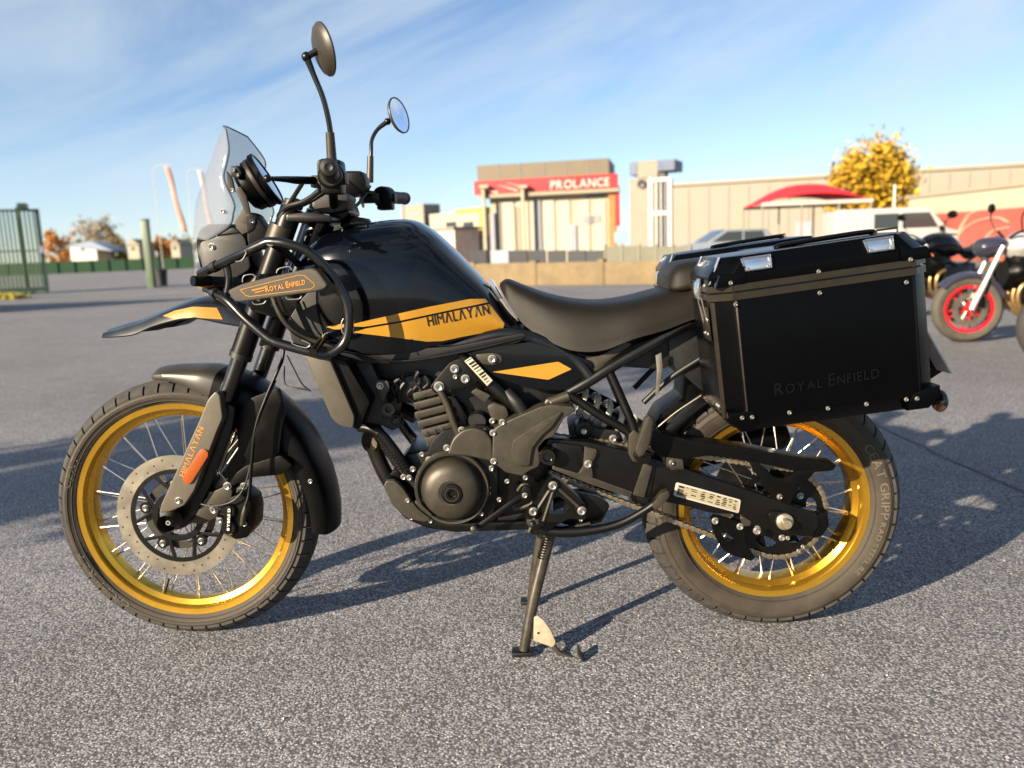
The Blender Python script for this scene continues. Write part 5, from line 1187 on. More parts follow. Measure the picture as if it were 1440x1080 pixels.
# red and cream wall at the right
fr2 = Facade(1278, 31, 1480, 23.5)
RZ = [fr2.hit(1379, y_).z for y_ in (268, 296)]; rw = empty('painted_wall', fr2.a); tag(rw, 'cream wall with a red painted lower band and pale swooshes', 'wall')
at_(rw, fr2.rect('upper_wall', 1278, 268, 1900, 296, cream, rw, 0, .4, z0=RZ[1], z1=RZ[0])); at_(rw, fr2.rect('red_band', 1278, 296, 1900, 350, mat('faded_red_paint', (.27, .06, .045), .65, var=.12, vscale=2), rw, .03, .4, z0=0, z1=RZ[1]))
at_(rw, fr2.rect('coping', 1276, 264, 1902, 268, beige, rw, .08, .5, z0=RZ[0], z1=RZ[0]+.1))
for pts in ([(1345, 338), (1358, 322), (1380, 310), (1405, 306), (1420, 312)], [(1348, 330), (1362, 306), (1372, 298)], [(1385, 340), (1398, 326), (1420, 320)]):
    bm = bmesh.new(); q = [fr2.hit(*p)-fr2.a-fr2.n*.05 for p in pts]; tube(bm, q, .07, 6, flat=.3); obj('swoosh', bm, mat('pale_swoosh_paint', (.60, .40, .28), .7), rw)

# ------------------------------------------------------------------ trees
def tree(name, lab, base, h, cw, leafm, bark, n=2200, leaf=.16, up=.5, trunk=.25, bare=False, seed=1, group=None, clumps=None):
    rnd = random.Random(seed); T = empty(name, base); tag(T, lab, 'tree', group)
    bm = bmesh.new(); tips = []
    tube(bm, [(0, 0, 0), (.03*h*rnd.uniform(-1, 1), 0, h*.25), (.05*h*rnd.uniform(-1, 1), .03*h, h*.6), (0, 0, h*.86)], [h*.030, h*.024, h*.013, h*.004], 8)
    for i in range(26 if not bare else 60):
        z0 = h*rnd.uniform(trunk, .75); a = rnd.uniform(0, 6.283); l = cw*.5*rnd.uniform(.6, 1.05)*math.sin(math.pi*min(1, (z0/h-trunk+.22)/(1.2-trunk)))
        p0 = Vector((0, 0, z0)); p2 = p0+Vector((math.cos(a)*l, math.sin(a)*l, l*up*rnd.uniform(.7, 1.6))); p2.z = min(p2.z, h*.98); p1 = p0.lerp(p2, .5)+Vector((0, 0, -.06*l)); tube(bm, [p0, p1, p2], [h*.010, h*.006, h*.002], 5, k=3)
        tips.append((p0, p1, p2))
        if bare:
            for _ in range(5):
                q = p1.lerp(p2, rnd.random()); e_ = q+Vector((rnd.uniform(-1, 1), rnd.uniform(-1, 1), rnd.uniform(.2, 1.4)))*cw*.13; tube(bm, [q, e_], [h*.004, h*.0015], 4, spline=False)
    obj('trunk', bm, bark, T)
    bm = bmesh.new()
    for i in range(n):
        p0, p1, p2 = rnd.choice(tips); tq = rnd.uniform(.25, 1.05); q = p0.lerp(p1, tq*2) if tq < .5 else p1.lerp(p2, tq*2-1)
        q = q+Vector((rnd.gauss(0, 1), rnd.gauss(0, 1), rnd.gauss(.3, 1)))*cw*.055
        s = leaf*rnd.uniform(.5, 1.2); u = Vector((rnd.gauss(0, 1), rnd.gauss(0, 1), rnd.gauss(0, 1))).normalized(); v = u.orthogonal().normalized()
        bm.faces.new([bm.verts.new(q+u*s), bm.verts.new(q+v*s*.6), bm.verts.new(q-u*s), bm.verts.new(q-v*s*.6)])
    for (cx_, cz_, rx_, rz_, m_) in (clumps or ()):
        for i in range(m_):
            q = Vector((cx_+rnd.gauss(0, rx_), rnd.gauss(0, cw*.16), cz_+rnd.gauss(0, rz_))); s = leaf*rnd.uniform(.5, 1.2); u = Vector((rnd.gauss(0, 1), rnd.gauss(0, 1), rnd.gauss(0, 1))).normalized(); v = u.orthogonal().normalized()
            bm.faces.new([bm.verts.new(q+u*s), bm.verts.new(q+v*s*.6), bm.verts.new(q-u*s), bm.verts.new(q-v*s*.6)])
    cw_ = obj('crown', bm, leafm, T, smooth=False); cw_['kind'] = 'stuff'
    return T
def leafmat(name, c1, c2):
    m, t, b = nmat(name); co = N(t, 'ShaderNodeTexCoord'); n = N(t, 'ShaderNodeTexNoise'); n.inputs['Scale'].default_value = 1.6; n.inputs['Detail'].default_value = 4; t.links.new(co.outputs['Object'], n.inputs['Vector'])
    r = N(t, 'ShaderNodeValToRGB'); r.color_ramp.elements[0].position = .35; r.color_ramp.elements[1].position = .65; r.color_ramp.elements[0].color = (*c1, 1); r.color_ramp.elements[1].color = (*c2, 1)
    t.links.new(n.outputs['Fac'], r.inputs['Fac']); t.links.new(r.outputs['Color'], b.inputs['Base Color']); b.inputs['Roughness'].default_value = .7
    b.inputs['Transmission Weight'].default_value = 0; return m
bark = mat('grey_brown_bark', (.10, .08, .06), .9, var=.3, vscale=8)
barkp = mat('pale_bark', (.32, .27, .21), .9, var=.3, vscale=8)
gy = leafmat('golden_autumn_leaves', (.30, .17, .008), (.50, .32, .016)); go = leafmat('orange_autumn_leaves', (.34, .12, .015), (.52, .23, .03)); gb_ = leafmat('olive_autumn_leaves', (.11, .085, .02), (.26, .16, .035)); gt = leafmat('pale_twig_leaves', (.32, .26, .17), (.42, .36, .25)); gg = leafmat('green_leaves', (.03, .06, .012), (.07, .11, .025))
rc_ = random.Random(31); q = P(1226, 300, 50); tree('ornamental_tree', 'golden yellow autumn tree in front of the long pale warehouse', (q.x, 50, 0), 5.0, 4.2, gy, bark, 2600, .20, 1.5, .10, seed=3, clumps=[(2.55*a_*b_, 3.55+2.75*c_*b_, .17, .40, 70) for a_, b_, c_ in [(lambda t, r: (math.cos(t), r, math.sin(t)))(rc_.uniform(0, 6.28), rc_.random()**.6) for _ in range(88)]]+[(x_, z_, .13, .5, 60) for x_, z_ in ((-1.5, 5.2), (-.6, 6.1), (.2, 6.5), (.9, 6.2), (1.7, 5.3), (2.5, 4.2), (-2.4, 4.0), (.5, 5.6))]+[(-2.6, 3.0, .3, .25, 90), (-2.2, 3.4, .3, .4, 90)])
for (px, top, hgt_, cw__, lm_, nm, lab, y, sd, bare) in ((78, 322, 0, 5.2, go, 'autumn_tree', 'round orange autumn tree next to the green gate', 120, 11, False), (130, 300, 0, 6.5, gt, 'bare_tree', 'pale nearly bare round tree behind the green screen fence', 128, 12, True), (163, 322, 0, 5.0, gb_, 'autumn_tree', 'olive brown tree right of the pale bare tree', 122, 13, False), (228, 330, 0, 4.2, go, 'autumn_tree', 'small rusty orange tree behind the green gate post', 122, 14, False), (255, 332, 0, 5.0, gb_, 'autumn_tree', 'broad brown orange tree under the banner flags', 126, 15, False), (110, 335, 0, 6, gb_, 'autumn_tree', 'low grey olive shrub tree beyond the white house', 150, 16, False)):
    top_ = P(px, top, y); tree(nm, lab, (top_.x, y, -1.0), top_.z+1.0, cw__, lm_, barkp if bare else bark, 1500, .24, .7, .15, bare, sd, None)
q = P(1340, 300, 75); tree('background_tree', 'green treetop peeking above the warehouse roof', (q.x, 98, 0), P(1338, 222, 98).z, 4, gg, bark, 700, .3, .8, .5, seed=21)
q = P(470, 312, 60)
tree('background_tree', 'green tree seen through the gap below the handlebar clamp', (P(466, 320, 90).x, 90, 0), P(466, 318, 90).z+.4, 6, gg, bark, 1200, .3, .8, .2, seed=22)

# ------------------------------------------------------------------ left side: gate, post, screen fence, house, flags
gm = mat('pale_green_gate_paint', (.062, .098, .056), .5, var=.1, vscale=4); gd_ = mat('dark_green_gate_frame', (.02, .045, .035), .45, var=.1, vscale=4); hedge_m = mat('green_screen_fabric', (.016, .060, .022), .8, var=.12, vscale=1.5)
fg = Facade(-230, 24.7, 64, 27.3)
gt_ = empty('sliding_gate', fg.a); tag(gt_, 'green sliding gate with many upright slats and a dark frame', 'gate')
def f3(*a, **k): return at_(gt_, fg.rect(*a, **k))
GZ = [fg.hit(30, y_).z for y_ in (411, 405, 297, 294, 354, 352)]
f3('bottom_rail', -230, 405, 66, 411, gd_, gt_, .03, .12, z0=GZ[0], z1=GZ[1]); f3('top_rail', -230, 294, 54, 297, gd_, gt_, .03, .10, z0=GZ[2], z1=GZ[3])
for i in range(48):
    x = -226+i*5.9; f3('slat', x, 297, x+3.0, 406, gm, gt_, .0, .05, z0=GZ[1], z1=GZ[2])
f3('mid_rail', -230, 352, 60, 354, gm, gt_, -.06, .04, z0=GZ[4], z1=GZ[5])
f3('end_post', 56, 296, 62, 411, gd_, gt_, .05, .14); f3('lock_case', 55, 346, 63, 356, slate, gt_, .12, .2); f3('foot', 36, 410, 50, 416, gd_, gt_, .1, .3)
gp = empty('gate_guide_post', fg.hit(38, 413)); gp.location.z = 0; tag(gp, 'stout green guide post with a dark roller head at the gate', 'post'); 
at_(gp, fg.rect('post', 27, 290, 33, 412, gm, gp, -.3, .18, z0=0)); at_(gp, fg.rect('roller_head', 25, 286, 37, 293, gd_, gp, .2, .7))
q = G(214, 405); po = empty('gate_post', q); tag(po, 'lone leaning-topped green square post beyond the beak', 'post')
zt = P(207, 310, q.y).z; bm = bmesh.new(); box(bm, (0, 0, zt/2), (.25, .25, zt), .02); obj('shaft', bm, gm, po); bm = bmesh.new(); box(bm, (0, 0, zt+.03), (.28, .28, .06), .015); obj('cap', bm, gd_, po)
po['label'] = 'lone pale green square gate post beyond the beak of the motorcycle'
fh = Facade(-40, 98, 270, 108)
sf = empty('screen_fence', fh.a); tag(sf, 'long dark green screened fence between the gate and the square post', 'fence')
for i in range(13): at_(sf, fh.rect('panel', -40+i*24, 357.5-i*.0, -40+i*24+23.4, 384, hedge_m, sf, 0, .15, z0=0, z1=1.55))
for i in range(14): at_(sf, fh.rect('post', -41+i*24, 356, -39.6+i*24, 384, gd_, sf, .1, .2, z0=0, z1=1.62))
bn = empty('rubbish_bin', G(228, 402)); tag(bn, 'small dark bin standing next to the green square post', 'bin'); bm = bmesh.new(); lathe(bm, [(0, 0), (.19, 0), (.22, .02), (.26, .62), (.29, .64), (.29, .68), (.2, .72), (0, .74)], (0, 0, 0), (0, 0, 1), 20); obj('bin_body', bm, tarp, bn)
# grass strip at the foot of the gate
bm = bmesh.new(); rnd = random.Random(5); g0 = G(-40, 420); g1 = G(32, 420)
for i in range(900):
    q = g0.lerp(g1, rnd.random())+Vector((0, rnd.uniform(-.5, .4), 0)); h_ = rnd.uniform(.08, .26); a = rnd.uniform(0, 6.28); u = Vector((math.cos(a), math.sin(a), 0))*.03
    bm.faces.new([bm.verts.new(q-u), bm.verts.new(q+u), bm.verts.new(q+Vector((rnd.uniform(-.08, .08), rnd.uniform(-.08, .08), h_)))])
tag(obj('grass', bm, leafmat('yellow_green_grass', (.16, .15, .02), (.32, .27, .03)), None, smooth=False), 'yellow green grass tufts along the foot of the gate', 'grass', kind='stuff')
# far houses
for (x0, x1, yw, yr, lab, rm, wm) in ((99, 136, 346, 339, 'white house with a blue grey roof behind the green screen fence', mat('blue_grey_roof', (.16, .20, .28), .6), whitep), (180, 196, 345, 336, 'small cream house between the autumn trees', beige, cream), (241, 253, 344, 338, 'tiny cream house behind the rusty orange tree', beige, cream)):
    fq = Facade(x0, 116, x1, 116); e_ = empty('house', fq.a); tag(e_, lab, 'house')
    at_(e_, fq.rect('wall', x0, yw, x1, 366, wm, e_, 0, 5, z0=-.5)); wz = fq.hit((x0+x1)/2, yw).z; rz = fq.hit((x0+x1)/2, yr).z
    a0 = (fq.hit(x0, 350)-fq.a).dot(fq.d)-.2; a1 = (fq.hit(x1+(22 if x0 == 99 else 0), 350)-fq.a).dot(fq.d)+.2
    bm = bmesh.new(); poly_prism(bm, [fq.d*a0+Vector((0, 0, wz)), fq.d*(a0+.2)+Vector((0, 0, wz+.2)), fq.d*((a0+a1)*.5)+Vector((0, 0, rz)), fq.d*a1+Vector((0, 0, wz-(.9 if x0 == 99 else 0)))], fq.n*5.2-fq.n*.0, 0); o = obj('roof', bm, rm, e_); o.location = -fq.n*.2
    w0 = (x0+x1)/2; at_(e_, fq.rect('window', w0-3, yw+3, w0+1, yw+7, darkw, e_, .05, .1))
# banner flags
def flag(px0, top, y, lean, lab, k):
    base = G(px0, 404); base = P(px0, 380, y); base.z = 0; F_ = empty('banner_flag', base); tag(F_, lab, 'flag')
    zt = P(px0, top, y).z; bm = bmesh.new(); tube(bm, [(0, 0, 0), (0, 0, zt*.7), (.03, 0, zt*.95), (.30, 0, zt), (.8, 0, zt*.99)], [.018, .016, .014, .012, .012], 8); obj('pole', bm, whitep, F_)
    bm = bmesh.new(); prev = None
    for i in range(25):
        s_ = i/24; z = zt*(.99-.55*s_); x1 = .75+.50*s_*lean; yy = .05*math.sin(s_*9)
        cur = [bm.verts.new((x1-.22+.02*math.sin(s_*5), yy, z)), bm.verts.new((x1, yy*1.4+.03, z-.04))]
        if prev: bm.faces.new((prev[0], prev[1], cur[1], cur[0]))
        prev = cur
    bm2 = obj('banner', bm, mat('pale_red_banner', (.50, .22, .16), .7, var=.2, vscale=2) if k == 0 else mat('pale_pink_banner', (.52, .34, .30), .7, var=.2, vscale=2), F_); md = bm2.modifiers.new('t', 'SOLIDIFY'); md.thickness = .01
flag(230, 232, 34, 1.0, 'tall banner flag with a slanting red cloth between post and windscreen', 0)
flag(276, 238, 36, .6, 'pale pink banner flag half hidden behind the windscreen', 1)
# ------------------------------------------------------------------ parked vehicles
tyre_p = mat('parked_tyre_rubber', (.05, .043, .033), .75, var=.25, vscale=20); redrim = mat('red_rim_paint', (.40, .008, .014), .28, coat=.5, var=.05, vscale=9)
silver = mat('silver_paint', (.62, .60, .56), .3, .6, coat=.3, var=.05, vscale=9); headerm = mat('bronze_header_steel', (.42, .27, .12), .35, .85, var=.25, vscale=20)
def parked_bike(lab, loc, rz, rimm, tankm, bodym, group=None, engine=satin, tyrem=None):
    Bk = empty('parked_motorcycle', loc, rz=rz); tag(Bk, lab, 'motorcycle', group)
    def LO(name, bm, m, par=Bk): return obj(name, bm, m, par)
    for x, w_ in ((-.70, .06), (.70, .09)):
        W = empty('wheel', (x, 0, .305), Bk); bm = bmesh.new()
        lathe(bm, [(.215, -w_*.8), (.235, -w_), (.27, -w_*1.02), (.292, -w_*.7), (.305, -w_*.25), (.305, w_*.25), (.292, w_*.7), (.27, w_*1.02), (.235, w_), (.215, w_*.8)], (0, 0, 0), (0, 1, 0), 56); obj('tyre', bm, tyrem or tyre_p, W)
        bm = bmesh.new(); lathe(bm, [(.222, -w_*.8), (.222, w_*.8), (.19, w_*.78), (.186, 0), (.19, -w_*.78)], (0, 0, 0), (0, 1, 0), 48, closed=True); lathe(bm, [(.01, -.05), (.04, -.05), (.04, .05), (.01, .05)], (0, 0, 0), (0, 1, 0), 20, closed=True); obj('rim', bm, rimm, W)
        for k in range(10):
            a = R(36*k+(9 if k % 2 else -9)); bm = bmesh.new(); e_ = Vector((math.cos(a), 0, math.sin(a))); e0 = Vector((math.cos(R(36*(k-k % 2)+18)), 0, math.sin(R(36*(k-k % 2)+18)))); tube(bm, [e0*.035, e_*.19], [.014, .010], 8, spline=False); obj('rim_spoke', bm, rimm, W)
        for s in (-1, 1):
            if x > 0 and s < 0: continue
            bm = bmesh.new(); lathe(bm, [(.10, s*.062), (.152, s*.062), (.152, s*.068), (.10, s*.068)], (0, 0, 0), (0, 1, 0), 40, closed=True)
            for k in range(5):
                a = R(72*k); tube(bm, [Vector((math.cos(a)*.035, s*.06, math.sin(a)*.035)), Vector((math.cos(a+.3)*.105, s*.065, math.sin(a+.3)*.105))], .006, 6, spline=False)
            obj('brake_disc', bm, disc_m, W)
    for s in (-1, 1):
        bm = bmesh.new(); tube(bm, [(-.70, s*.10, .305), (-.60, s*.10, .54)], [.026, .024], 14, spline=False); LO('fork_leg', bm, silver)
        bm = bmesh.new(); tube(bm, [(-.60, s*.10, .54), (-.47, s*.10, .86)], .021, 14, spline=False); LO('fork_tube', bm, silver)
        bm = bmesh.new(); box(bm, (-.615, s*.085, .37), (.05, .05, .10), .01); LO('brake_caliper', bm, satin)
        bm = bmesh.new(); tube(bm, [(-.40, s*.06, .93), (-.38, s*.22, .98), (-.31, s*.38, .97)], .012, 10); LO('handlebar', bm, dark)
        bm = bmesh.new(); tube(bm, [(-.39, s*.26, .99), (-.42, s*.30, 1.10), (-.40, s*.34, 1.18)], .006, 8); bmesh.ops.create_uvsphere(bm, u_segments=16, v_segments=10, radius=1, matrix=Matrix.Translation((-.39, s*.37, 1.20))@Matrix.Diagonal((.018, .075, .045, 1))); LO('mirror', bm, plastic)
        bm = bmesh.new(); tube(bm, [(-.50, s*.11, .74), (-.52, s*.20, .74)], .012, 8); bmesh.ops.create_uvsphere(bm, u_segments=12, v_segments=8, radius=1, matrix=Matrix.Translation((-.53, s*.23, .74))@Matrix.Diagonal((.02, .035, .018, 1))); LO('indicator', bm, orange)
    bm = bmesh.new(); rings = []
    for a_ in (20, 45, 70, 95, 120, 140):
        a = R(a_); e_ = Vector((math.cos(a), 0, math.sin(a))); c_ = Vector((-.70, 0, .305)); rings.append([c_+e_*(.325+dr)+Vector((0, y, 0)) for y, dr in ((-.075, -.04), (-.07, -.005), (0, .01), (.07, -.005), (.075, -.04), (.065, -.04), (.06, -.01), (0, .003), (-.06, -.01), (-.065, -.04))])
    loft(bm, rings, 4, 2); LO('mudguard', bm, bodym)
    def ring_loft(name, st, m):
        rings = []
        for x, zb, zt, w_ in st: rings.append([Vector((x, math.cos(a)*w_*(1 if math.sin(a) > -.3 else .8), (zb+zt)/2+math.sin(a)*(zt-zb)/2)) for a in [2*math.pi*k/12 for k in range(12)]])
        bm = bmesh.new(); loft(bm, rings, 4, 3); return LO(name, bm, m)
    ring_loft('tank', [(-.42, .78, .88, .07), (-.32, .72, .98, .16), (-.12, .70, 1.00, .18), (.04, .70, .92, .14), (.12, .74, .84, .09)], tankm)
    ring_loft('seat', [(.06, .74, .83, .09), (.2, .72, .80, .14), (.42, .74, .83, .14), (.56, .80, .90, .11), (.78, .86, .93, .07)], dark)
    ring_loft('tail', [(.30, .66, .76, .10), (.55, .74, .84, .11), (.80, .84, .90, .06)], bodym)
    ring_loft('headlight', [(-.66, .82, .88, .05), (-.62, .76, .93, .10), (-.50, .76, .94, .11), (-.42, .80, .92, .08)], bodym)
    bm = bmesh.new(); lathe(bm, [(0, -.03), (.05, -.025), (.075, 0)], (-.64, 0, .845), (1, 0, .1), 24); LO('headlight_lens', bm, darkw)
    ring_loft('radiator_cowl', [(-.42, .48, .74, .14), (-.34, .46, .78, .19), (-.22, .52, .76, .18), (-.14, .60, .74, .14)], plastic)
    bm = bmesh.new(); box(bm, (-.02, 0, .45), (.44, .36, .30), .05); box(bm, (.16, 0, .5), (.3, .28, .26), .04); LO('engine', bm, engine)
    bm = bmesh.new(); lathe(bm, [(0, -.03), (.06, -.03), (.085, -.015), (.09, .02)], (.02, -.19, .40), (0, 1, 0), 24); lathe(bm, [(0, -.03), (.05, -.03), (.07, -.015), (.075, .02)], (.18, -.17, .42), (0, 1, 0), 24); LO('engine_cover', bm, bronze)
    for k in range(4):
        y = -.15+k*.10; bm = bmesh.new(); tube(bm, [(-.20, y, .56), (-.32, y, .50), (-.33, y*.9, .36), (-.22, y*.7, .24), (-.02, y*.5, .20), (.15, .02, .2)], .021, 10); LO('exhaust_header', bm, headerm)
    bm = bmesh.new(); tube(bm, [(.15, .05, .2), (.35, .16, .22), (.45, .18, .28), (.80, .20, .45)], [.03, .04, .055, .055], 14); LO('silencer', bm, satin)
    bm = bmesh.new(); tube(bm, [(.18, .11, .42), (.70, .11, .305)], .028, 10, flat=.6, spline=False); tube(bm, [(.18, -.11, .42), (.70, -.11, .305)], .028, 10, flat=.6, spline=False); LO('swingarm', bm, satin)
    bm = bmesh.new(); tube(bm, [(-.44, 0, .85), (-.2, .12, .68), (.1, .12, .56), (.2, .12, .44)], .028, 10); tube(bm, [(-.44, 0, .85), (-.2, -.12, .68), (.1, -.12, .56), (.2, -.12, .44)], .028, 10); tube(bm, [(.1, -.1, .6), (.5, -.08, .76)], .015, 8, spline=False); LO('frame', bm, frame_m)
    bm = bmesh.new(); tube(bm, [(.05, -.14, .26), (.02, -.20, .15), (-.02, -.30, .012)], .012, 8); box(bm, (-.02, -.31, .008), (.05, .03, .012)); LO('side_stand', bm, satin)
    return Bk
def place_front(px, py, rz):
    g = G(px, py); return (g.x+.70*math.cos(rz), g.y+.70*math.sin(rz), 0)
rz = R(-6); parked_bike('parked grey and red motorcycle with a bright red front rim', place_front(1357, 481, rz), rz, redrim, silver, mat('violet_grey_body_paint', (.022, .020, .036), .3, coat=.4), 'parked motorcycles')
rz = R(22); parked_bike('parked black motorcycle behind the pannier next to the red rimmed one', place_front(1268, 447, rz), rz, plastic, gloss, gloss, 'parked motorcycles')
rz = R(-10); parked_bike('parked dark motorcycle whose front tyre edges in beyond the red rimmed one', place_front(1491, 517, rz), rz, plastic, gloss, plastic, 'parked motorcycles', tyrem=tread_m)

def make_van(lab, loc, rz, m_body, L_=4.7, H_=2.0, W_=1.85):
    Vn = empty('van', loc, rz=rz); tag(Vn, lab, 'van')
    prof = [(-L_/2, .35), (-L_/2, H_*.97), (-L_/2+.12, H_), (L_*.16, H_), (L_*.22, H_*.98), (L_*.37, H_*.60), (L_*.49, H_*.52), (L_/2, H_*.40), (L_/2, .30), (L_*.40, .28), (-L_*.45, .28)]
    bm = bmesh.new(); poly_prism(bm, [Vector((x, -W_/2, z)) for x, z in prof], (0, W_, 0), .05, seg=3); obj('body', bm, m_body, Vn)
    for s in (-1, 1):
        y = s*(W_/2+.004)
        for nm, q in (('side_window', [(L_*.02, H_*.62), (L_*.30, H_*.62), (L_*.225, H_*.90), (L_*.02, H_*.90)]), ('side_window', [(-L_*.20, H_*.62), (-L_*.01, H_*.62), (-L_*.01, H_*.90), (-L_*.20, H_*.90)])):
            bm = bmesh.new(); poly_prism(bm, [Vector((a, y, b)) for a, b in q], (0, -s*.02, 0)); obj(nm, bm, darkw, Vn)
        for x in (L_*.30, -L_*.30):
            bm = bmesh.new(); lathe(bm, [(.0, -.02), (.17, -.02), (.20, -.03), (.30, -.02), (.315, .0), (.315, .16), (0, .16)], (x, s*(W_/2+.01), .315), (0, -s, 0), 32); obj('wheel', bm, tyre_p, Vn)
            bm = bmesh.new(); lathe(bm, [(0, -.035), (.10, -.04), (.19, -.03)], (x, s*(W_/2+.01), .315), (0, -s, 0), 24); obj('hubcap', bm, silver, Vn)
        bm = bmesh.new(); box(bm, (L_*.31, s*(W_/2+.10), H_*.60), (.10, .16, .20), .03); obj('door_mirror', bm, plastic, Vn)
        bm = bmesh.new(); box(bm, (L_*.47, s*(W_/2-.22), H_*.44), (.12, .26, .16), .03); obj('headlight', bm, silver, Vn)
        bm = bmesh.new(); tube(bm, [(L_*.02, s*(W_/2+.005), .40), (L_*.02, s*(W_/2+.005), H_*.6)], .006, 4, spline=False); tube(bm, [(L_*.02, s*(W_/2+.02), H_*.53), (L_*.06, s*(W_/2+.02), H_*.53)], .012, 6, spline=False); obj('door_trim', bm, plastic, Vn)
    bm = bmesh.new(); a, b2 = Vector((L_*.225, 0, H_*.955)), Vector((L_*.362, 0, H_*.635)); nn = Vector((b2.z-a.z, 0, a.x-b2.x)).normalized()*-.006
    poly_prism(bm, [a+nn+Vector((0, -W_*.42, 0)), b2+nn+Vector((0, -W_*.46, 0)), b2+nn+Vector((0, W_*.46, 0)), a+nn+Vector((0, W_*.42, 0))], -nn*2); obj('windscreen', bm, darkw, Vn)
    bm = bmesh.new(); box(bm, (L_/2, 0, .42), (.10, W_*.98, .22), .04); obj('bumper', bm, plastic, Vn)
    return Vn
q = P(1252, 330, 29); make_van('white van with dark windows parked before the pale warehouse', (q.x, 29, 0), R(-4), mat('van_white_paint', (.34, .34, .33), .35, coat=.3), 4.5, 1.96)
rc2 = random.Random(8); tree('shade_caster_tree', 'unseen tall narrow tree added to cast soft shade across the asphalt', (-10.0, -5.4, 0), 5.9, 1.6, gg, bark, 500, .10, 1.6, .15, seed=41, clumps=[(rc2.uniform(-1, 1)*.95*min(1, (6.2-z_)/1.2), z_, .16, .22, 44) for z_ in [rc2.uniform(.7, 5.7) for _ in range(150)]])  # unseen tree, added so its sparse leaves throw a soft shade band
def make_car(lab, loc, rz, m_body):
    C_ = empty('car', loc, rz=rz); tag(C_, lab, 'car'); L_, W_ = 4.2, 1.75
    prof = [(-2.1, .3), (-2.1, .80), (-1.85, .95), (-1.35, 1.42), (.25, 1.45), (1.05, .98), (1.85, .85), (2.1, .62), (2.1, .28)]
    bm = bmesh.new(); poly_prism(bm, [Vector((x, -W_/2, z)) for x, z in prof], (0, W_, 0), .08, seg=3); obj('body', bm, m_body, C_)
    for s in (-1, 1):
        y = s*(W_/2+.004)
        for q in ([(-1.35, .98), (-.45, .98), (-.45, 1.36), (-1.2, 1.36)], [(-.38, .98), (.82, .98), (.22, 1.37), (-.38, 1.37)]):
            bm = bmesh.new(); poly_prism(bm, [Vector((a, y, b)) for a, b in q], (0, -s*.02, 0)); obj('side_window', bm, darkw, C_)
        for x in (-1.3, 1.32):
            bm = bmesh.new(); lathe(bm, [(0, -.02), (.17, -.02), (.20, -.03), (.30, -.02), (.31, 0), (.31, .16), (0, .16)], (x, s*(W_/2+.01), .31), (0, -s, 0), 28); obj('wheel', bm, tyre_p, C_)
    bm = bmesh.new(); poly_prism(bm, [Vector((.30, -.72, 1.43)), Vector((1.02, -.80, 1.0)), Vector((1.02, .80, 1.0)), Vector((.30, .72, 1.43))], (.008, 0, .012)); obj('windscreen', bm, darkw, C_)
    return C_
q = P(1020, 345, 31); make_car('silver grey car parked behind the mesh fence end', (q.x, 31, 0), R(186), mat('silver_grey_car_paint', (.28, .30, .33), .25, .4, coat=.8))
# red canopy
q = P(1130, 330, 33); cn = empty('canopy', (q.x, 33, 0)); tag(cn, 'red fabric canopy on thin posts before the pale warehouse', 'canopy')
zt = P(1130, 259, 33).z; ze = P(1130, 287, 33).z; hw = 2.2; bm = bmesh.new(); V = []
for i in range(13):
    row = []
    for j in range(9):
        u, v = -1+2*i/12, -1+2*j/8; z = ze+(zt-ze)*max(0, (1-abs(u)**2.2))*(1-.55*abs(v)**2.2); row.append(bm.verts.new((u*hw, v*1.6, z)))
    V.append(row)
for i in range(12):
    for j in range(8): bm.faces.new((V[i][j], V[i+1][j], V[i+1][j+1], V[i][j+1]))
o = obj('roof_fabric', bm, mat('red_canopy_fabric', (.80, .018, .028), .55, var=.06, vscale=2), cn, 60); md = o.modifiers.new('t', 'SOLIDIFY'); md.thickness = .02
for x in (-hw*.98, -.6, .9, hw*.98):
    for y in (-1.55, 1.55):
        bm = bmesh.new(); tube(bm, [(x, y, 0), (x, y, ze+.02)], .04, 8, spline=False); obj('post', bm, greyc, cn)
for y in (-1.62, 1.62):
    bm = bmesh.new(); box(bm, (0, y, ze-.02), (hw*2, .04, .14)); obj('valance', bm, whitep, cn)
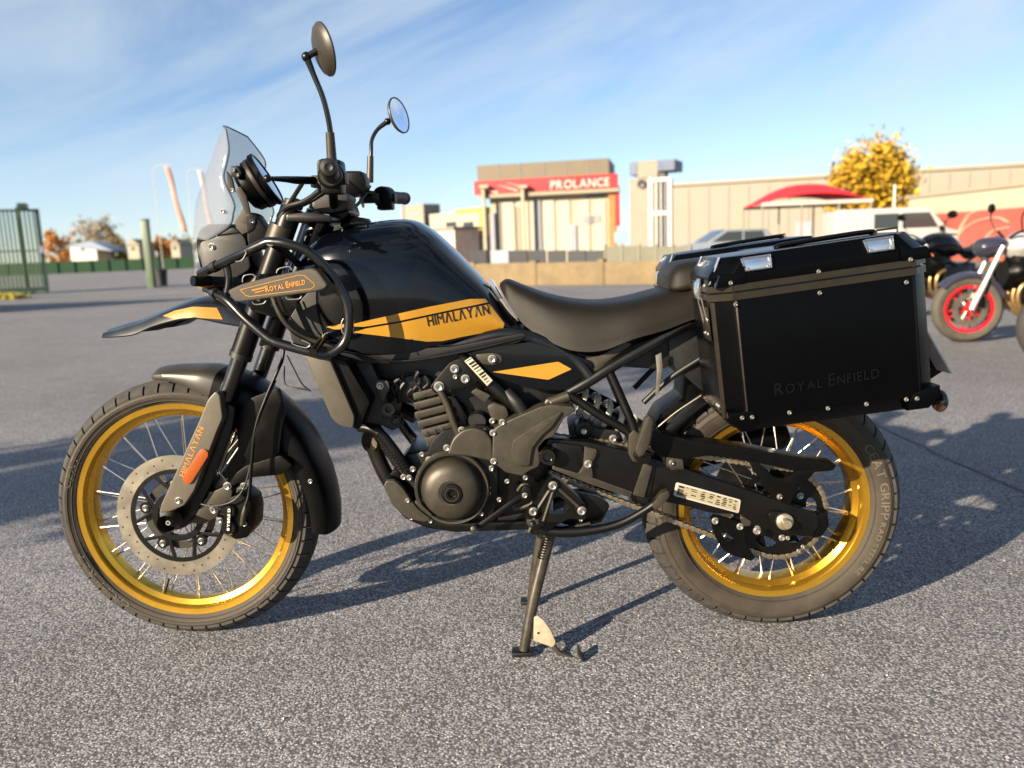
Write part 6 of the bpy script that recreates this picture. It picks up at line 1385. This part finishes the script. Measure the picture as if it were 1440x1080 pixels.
# slim white pole in front of the yellow tree
q = P(1257, 300, 34); pl_ = empty('flag_pole', (q.x, 34, 0)); tag(pl_, 'slim white pole rising in front of the golden tree', 'pole'); zt = P(1257, 262, 34).z
bm = bmesh.new(); tube(bm, [(0, 0, 0), (0, 0, zt)], [.075, .06], 12, spline=False); obj('shaft', bm, whitep, pl_); bm = bmesh.new(); bmesh.ops.create_uvsphere(bm, u_segments=12, v_segments=8, radius=.085, matrix=Matrix.Translation((0, 0, zt))); obj('finial', bm, whitep, pl_)
# hedge added out of view to cast shade across the yard
bm = bmesh.new(); rnd = random.Random(9); box(bm, (-27, 14.2, 1.2), (26, .9, 2.4), .1)
hd = empty('shade_caster_hedge', (-27, 14.2, 0)); tag(hd, 'clipped green hedge added unseen to shade the yard before the sliding gate', 'shade_caster_hedge')
bmesh.ops.translate(bm, vec=(27, -14.2, 0), verts=bm.verts[:]); obj('core', bm, gg, hd); bm = bmesh.new()
for i in range(26000):
    q = Vector((rnd.uniform(-13, 13), rnd.choice((-.5, .5, rnd.uniform(-.5, .5))), rnd.uniform(.05, 2.5))); 
    if abs(q.y) < .49: q.z = 2.42+rnd.uniform(-.05, .1)
    u = Vector((rnd.gauss(0, 1), rnd.gauss(0, 1), rnd.gauss(0, 1))).normalized(); v = u.orthogonal(); s = rnd.uniform(.025, .06); bm.faces.new([bm.verts.new(q+u*s), bm.verts.new(q+v*s*.6), bm.verts.new(q-u*s), bm.verts.new(q-v*s*.6)])
obj('foliage', bm, gg, hd, smooth=False)['kind'] = 'stuff'

# loose grit lying on the asphalt
rnd = random.Random(77); bm = bmesh.new()
for i in range(2600):
    px_, py_ = rnd.uniform(-60, 1500), 1100-rnd.random()**1.3*520; q = G(px_, py_, .0); r = rnd.uniform(.0012, .0034)*(1.7 if rnd.random() < .04 else 1); a = rnd.uniform(0, 6.28)
    vs_ = [bm.verts.new(q+Vector((math.cos(a+k*2.094)*r*rnd.uniform(.7, 1.3), math.sin(a+k*2.094)*r*rnd.uniform(.7, 1.3), r*.05))) for k in range(3)]; tp = bm.verts.new(q+Vector((rnd.uniform(-.3, .3)*r, rnd.uniform(-.3, .3)*r, r*rnd.uniform(.5, 1.0))))
    for k in range(3): bm.faces.new((vs_[k], vs_[(k+1) % 3], tp))
tag(obj('grit', bm, mat('loose_grit_stone', (.26, .245, .23), .85, var=.5, vscale=3), None, smooth=False), 'loose fine grit scattered over the asphalt', 'grit', kind='stuff')
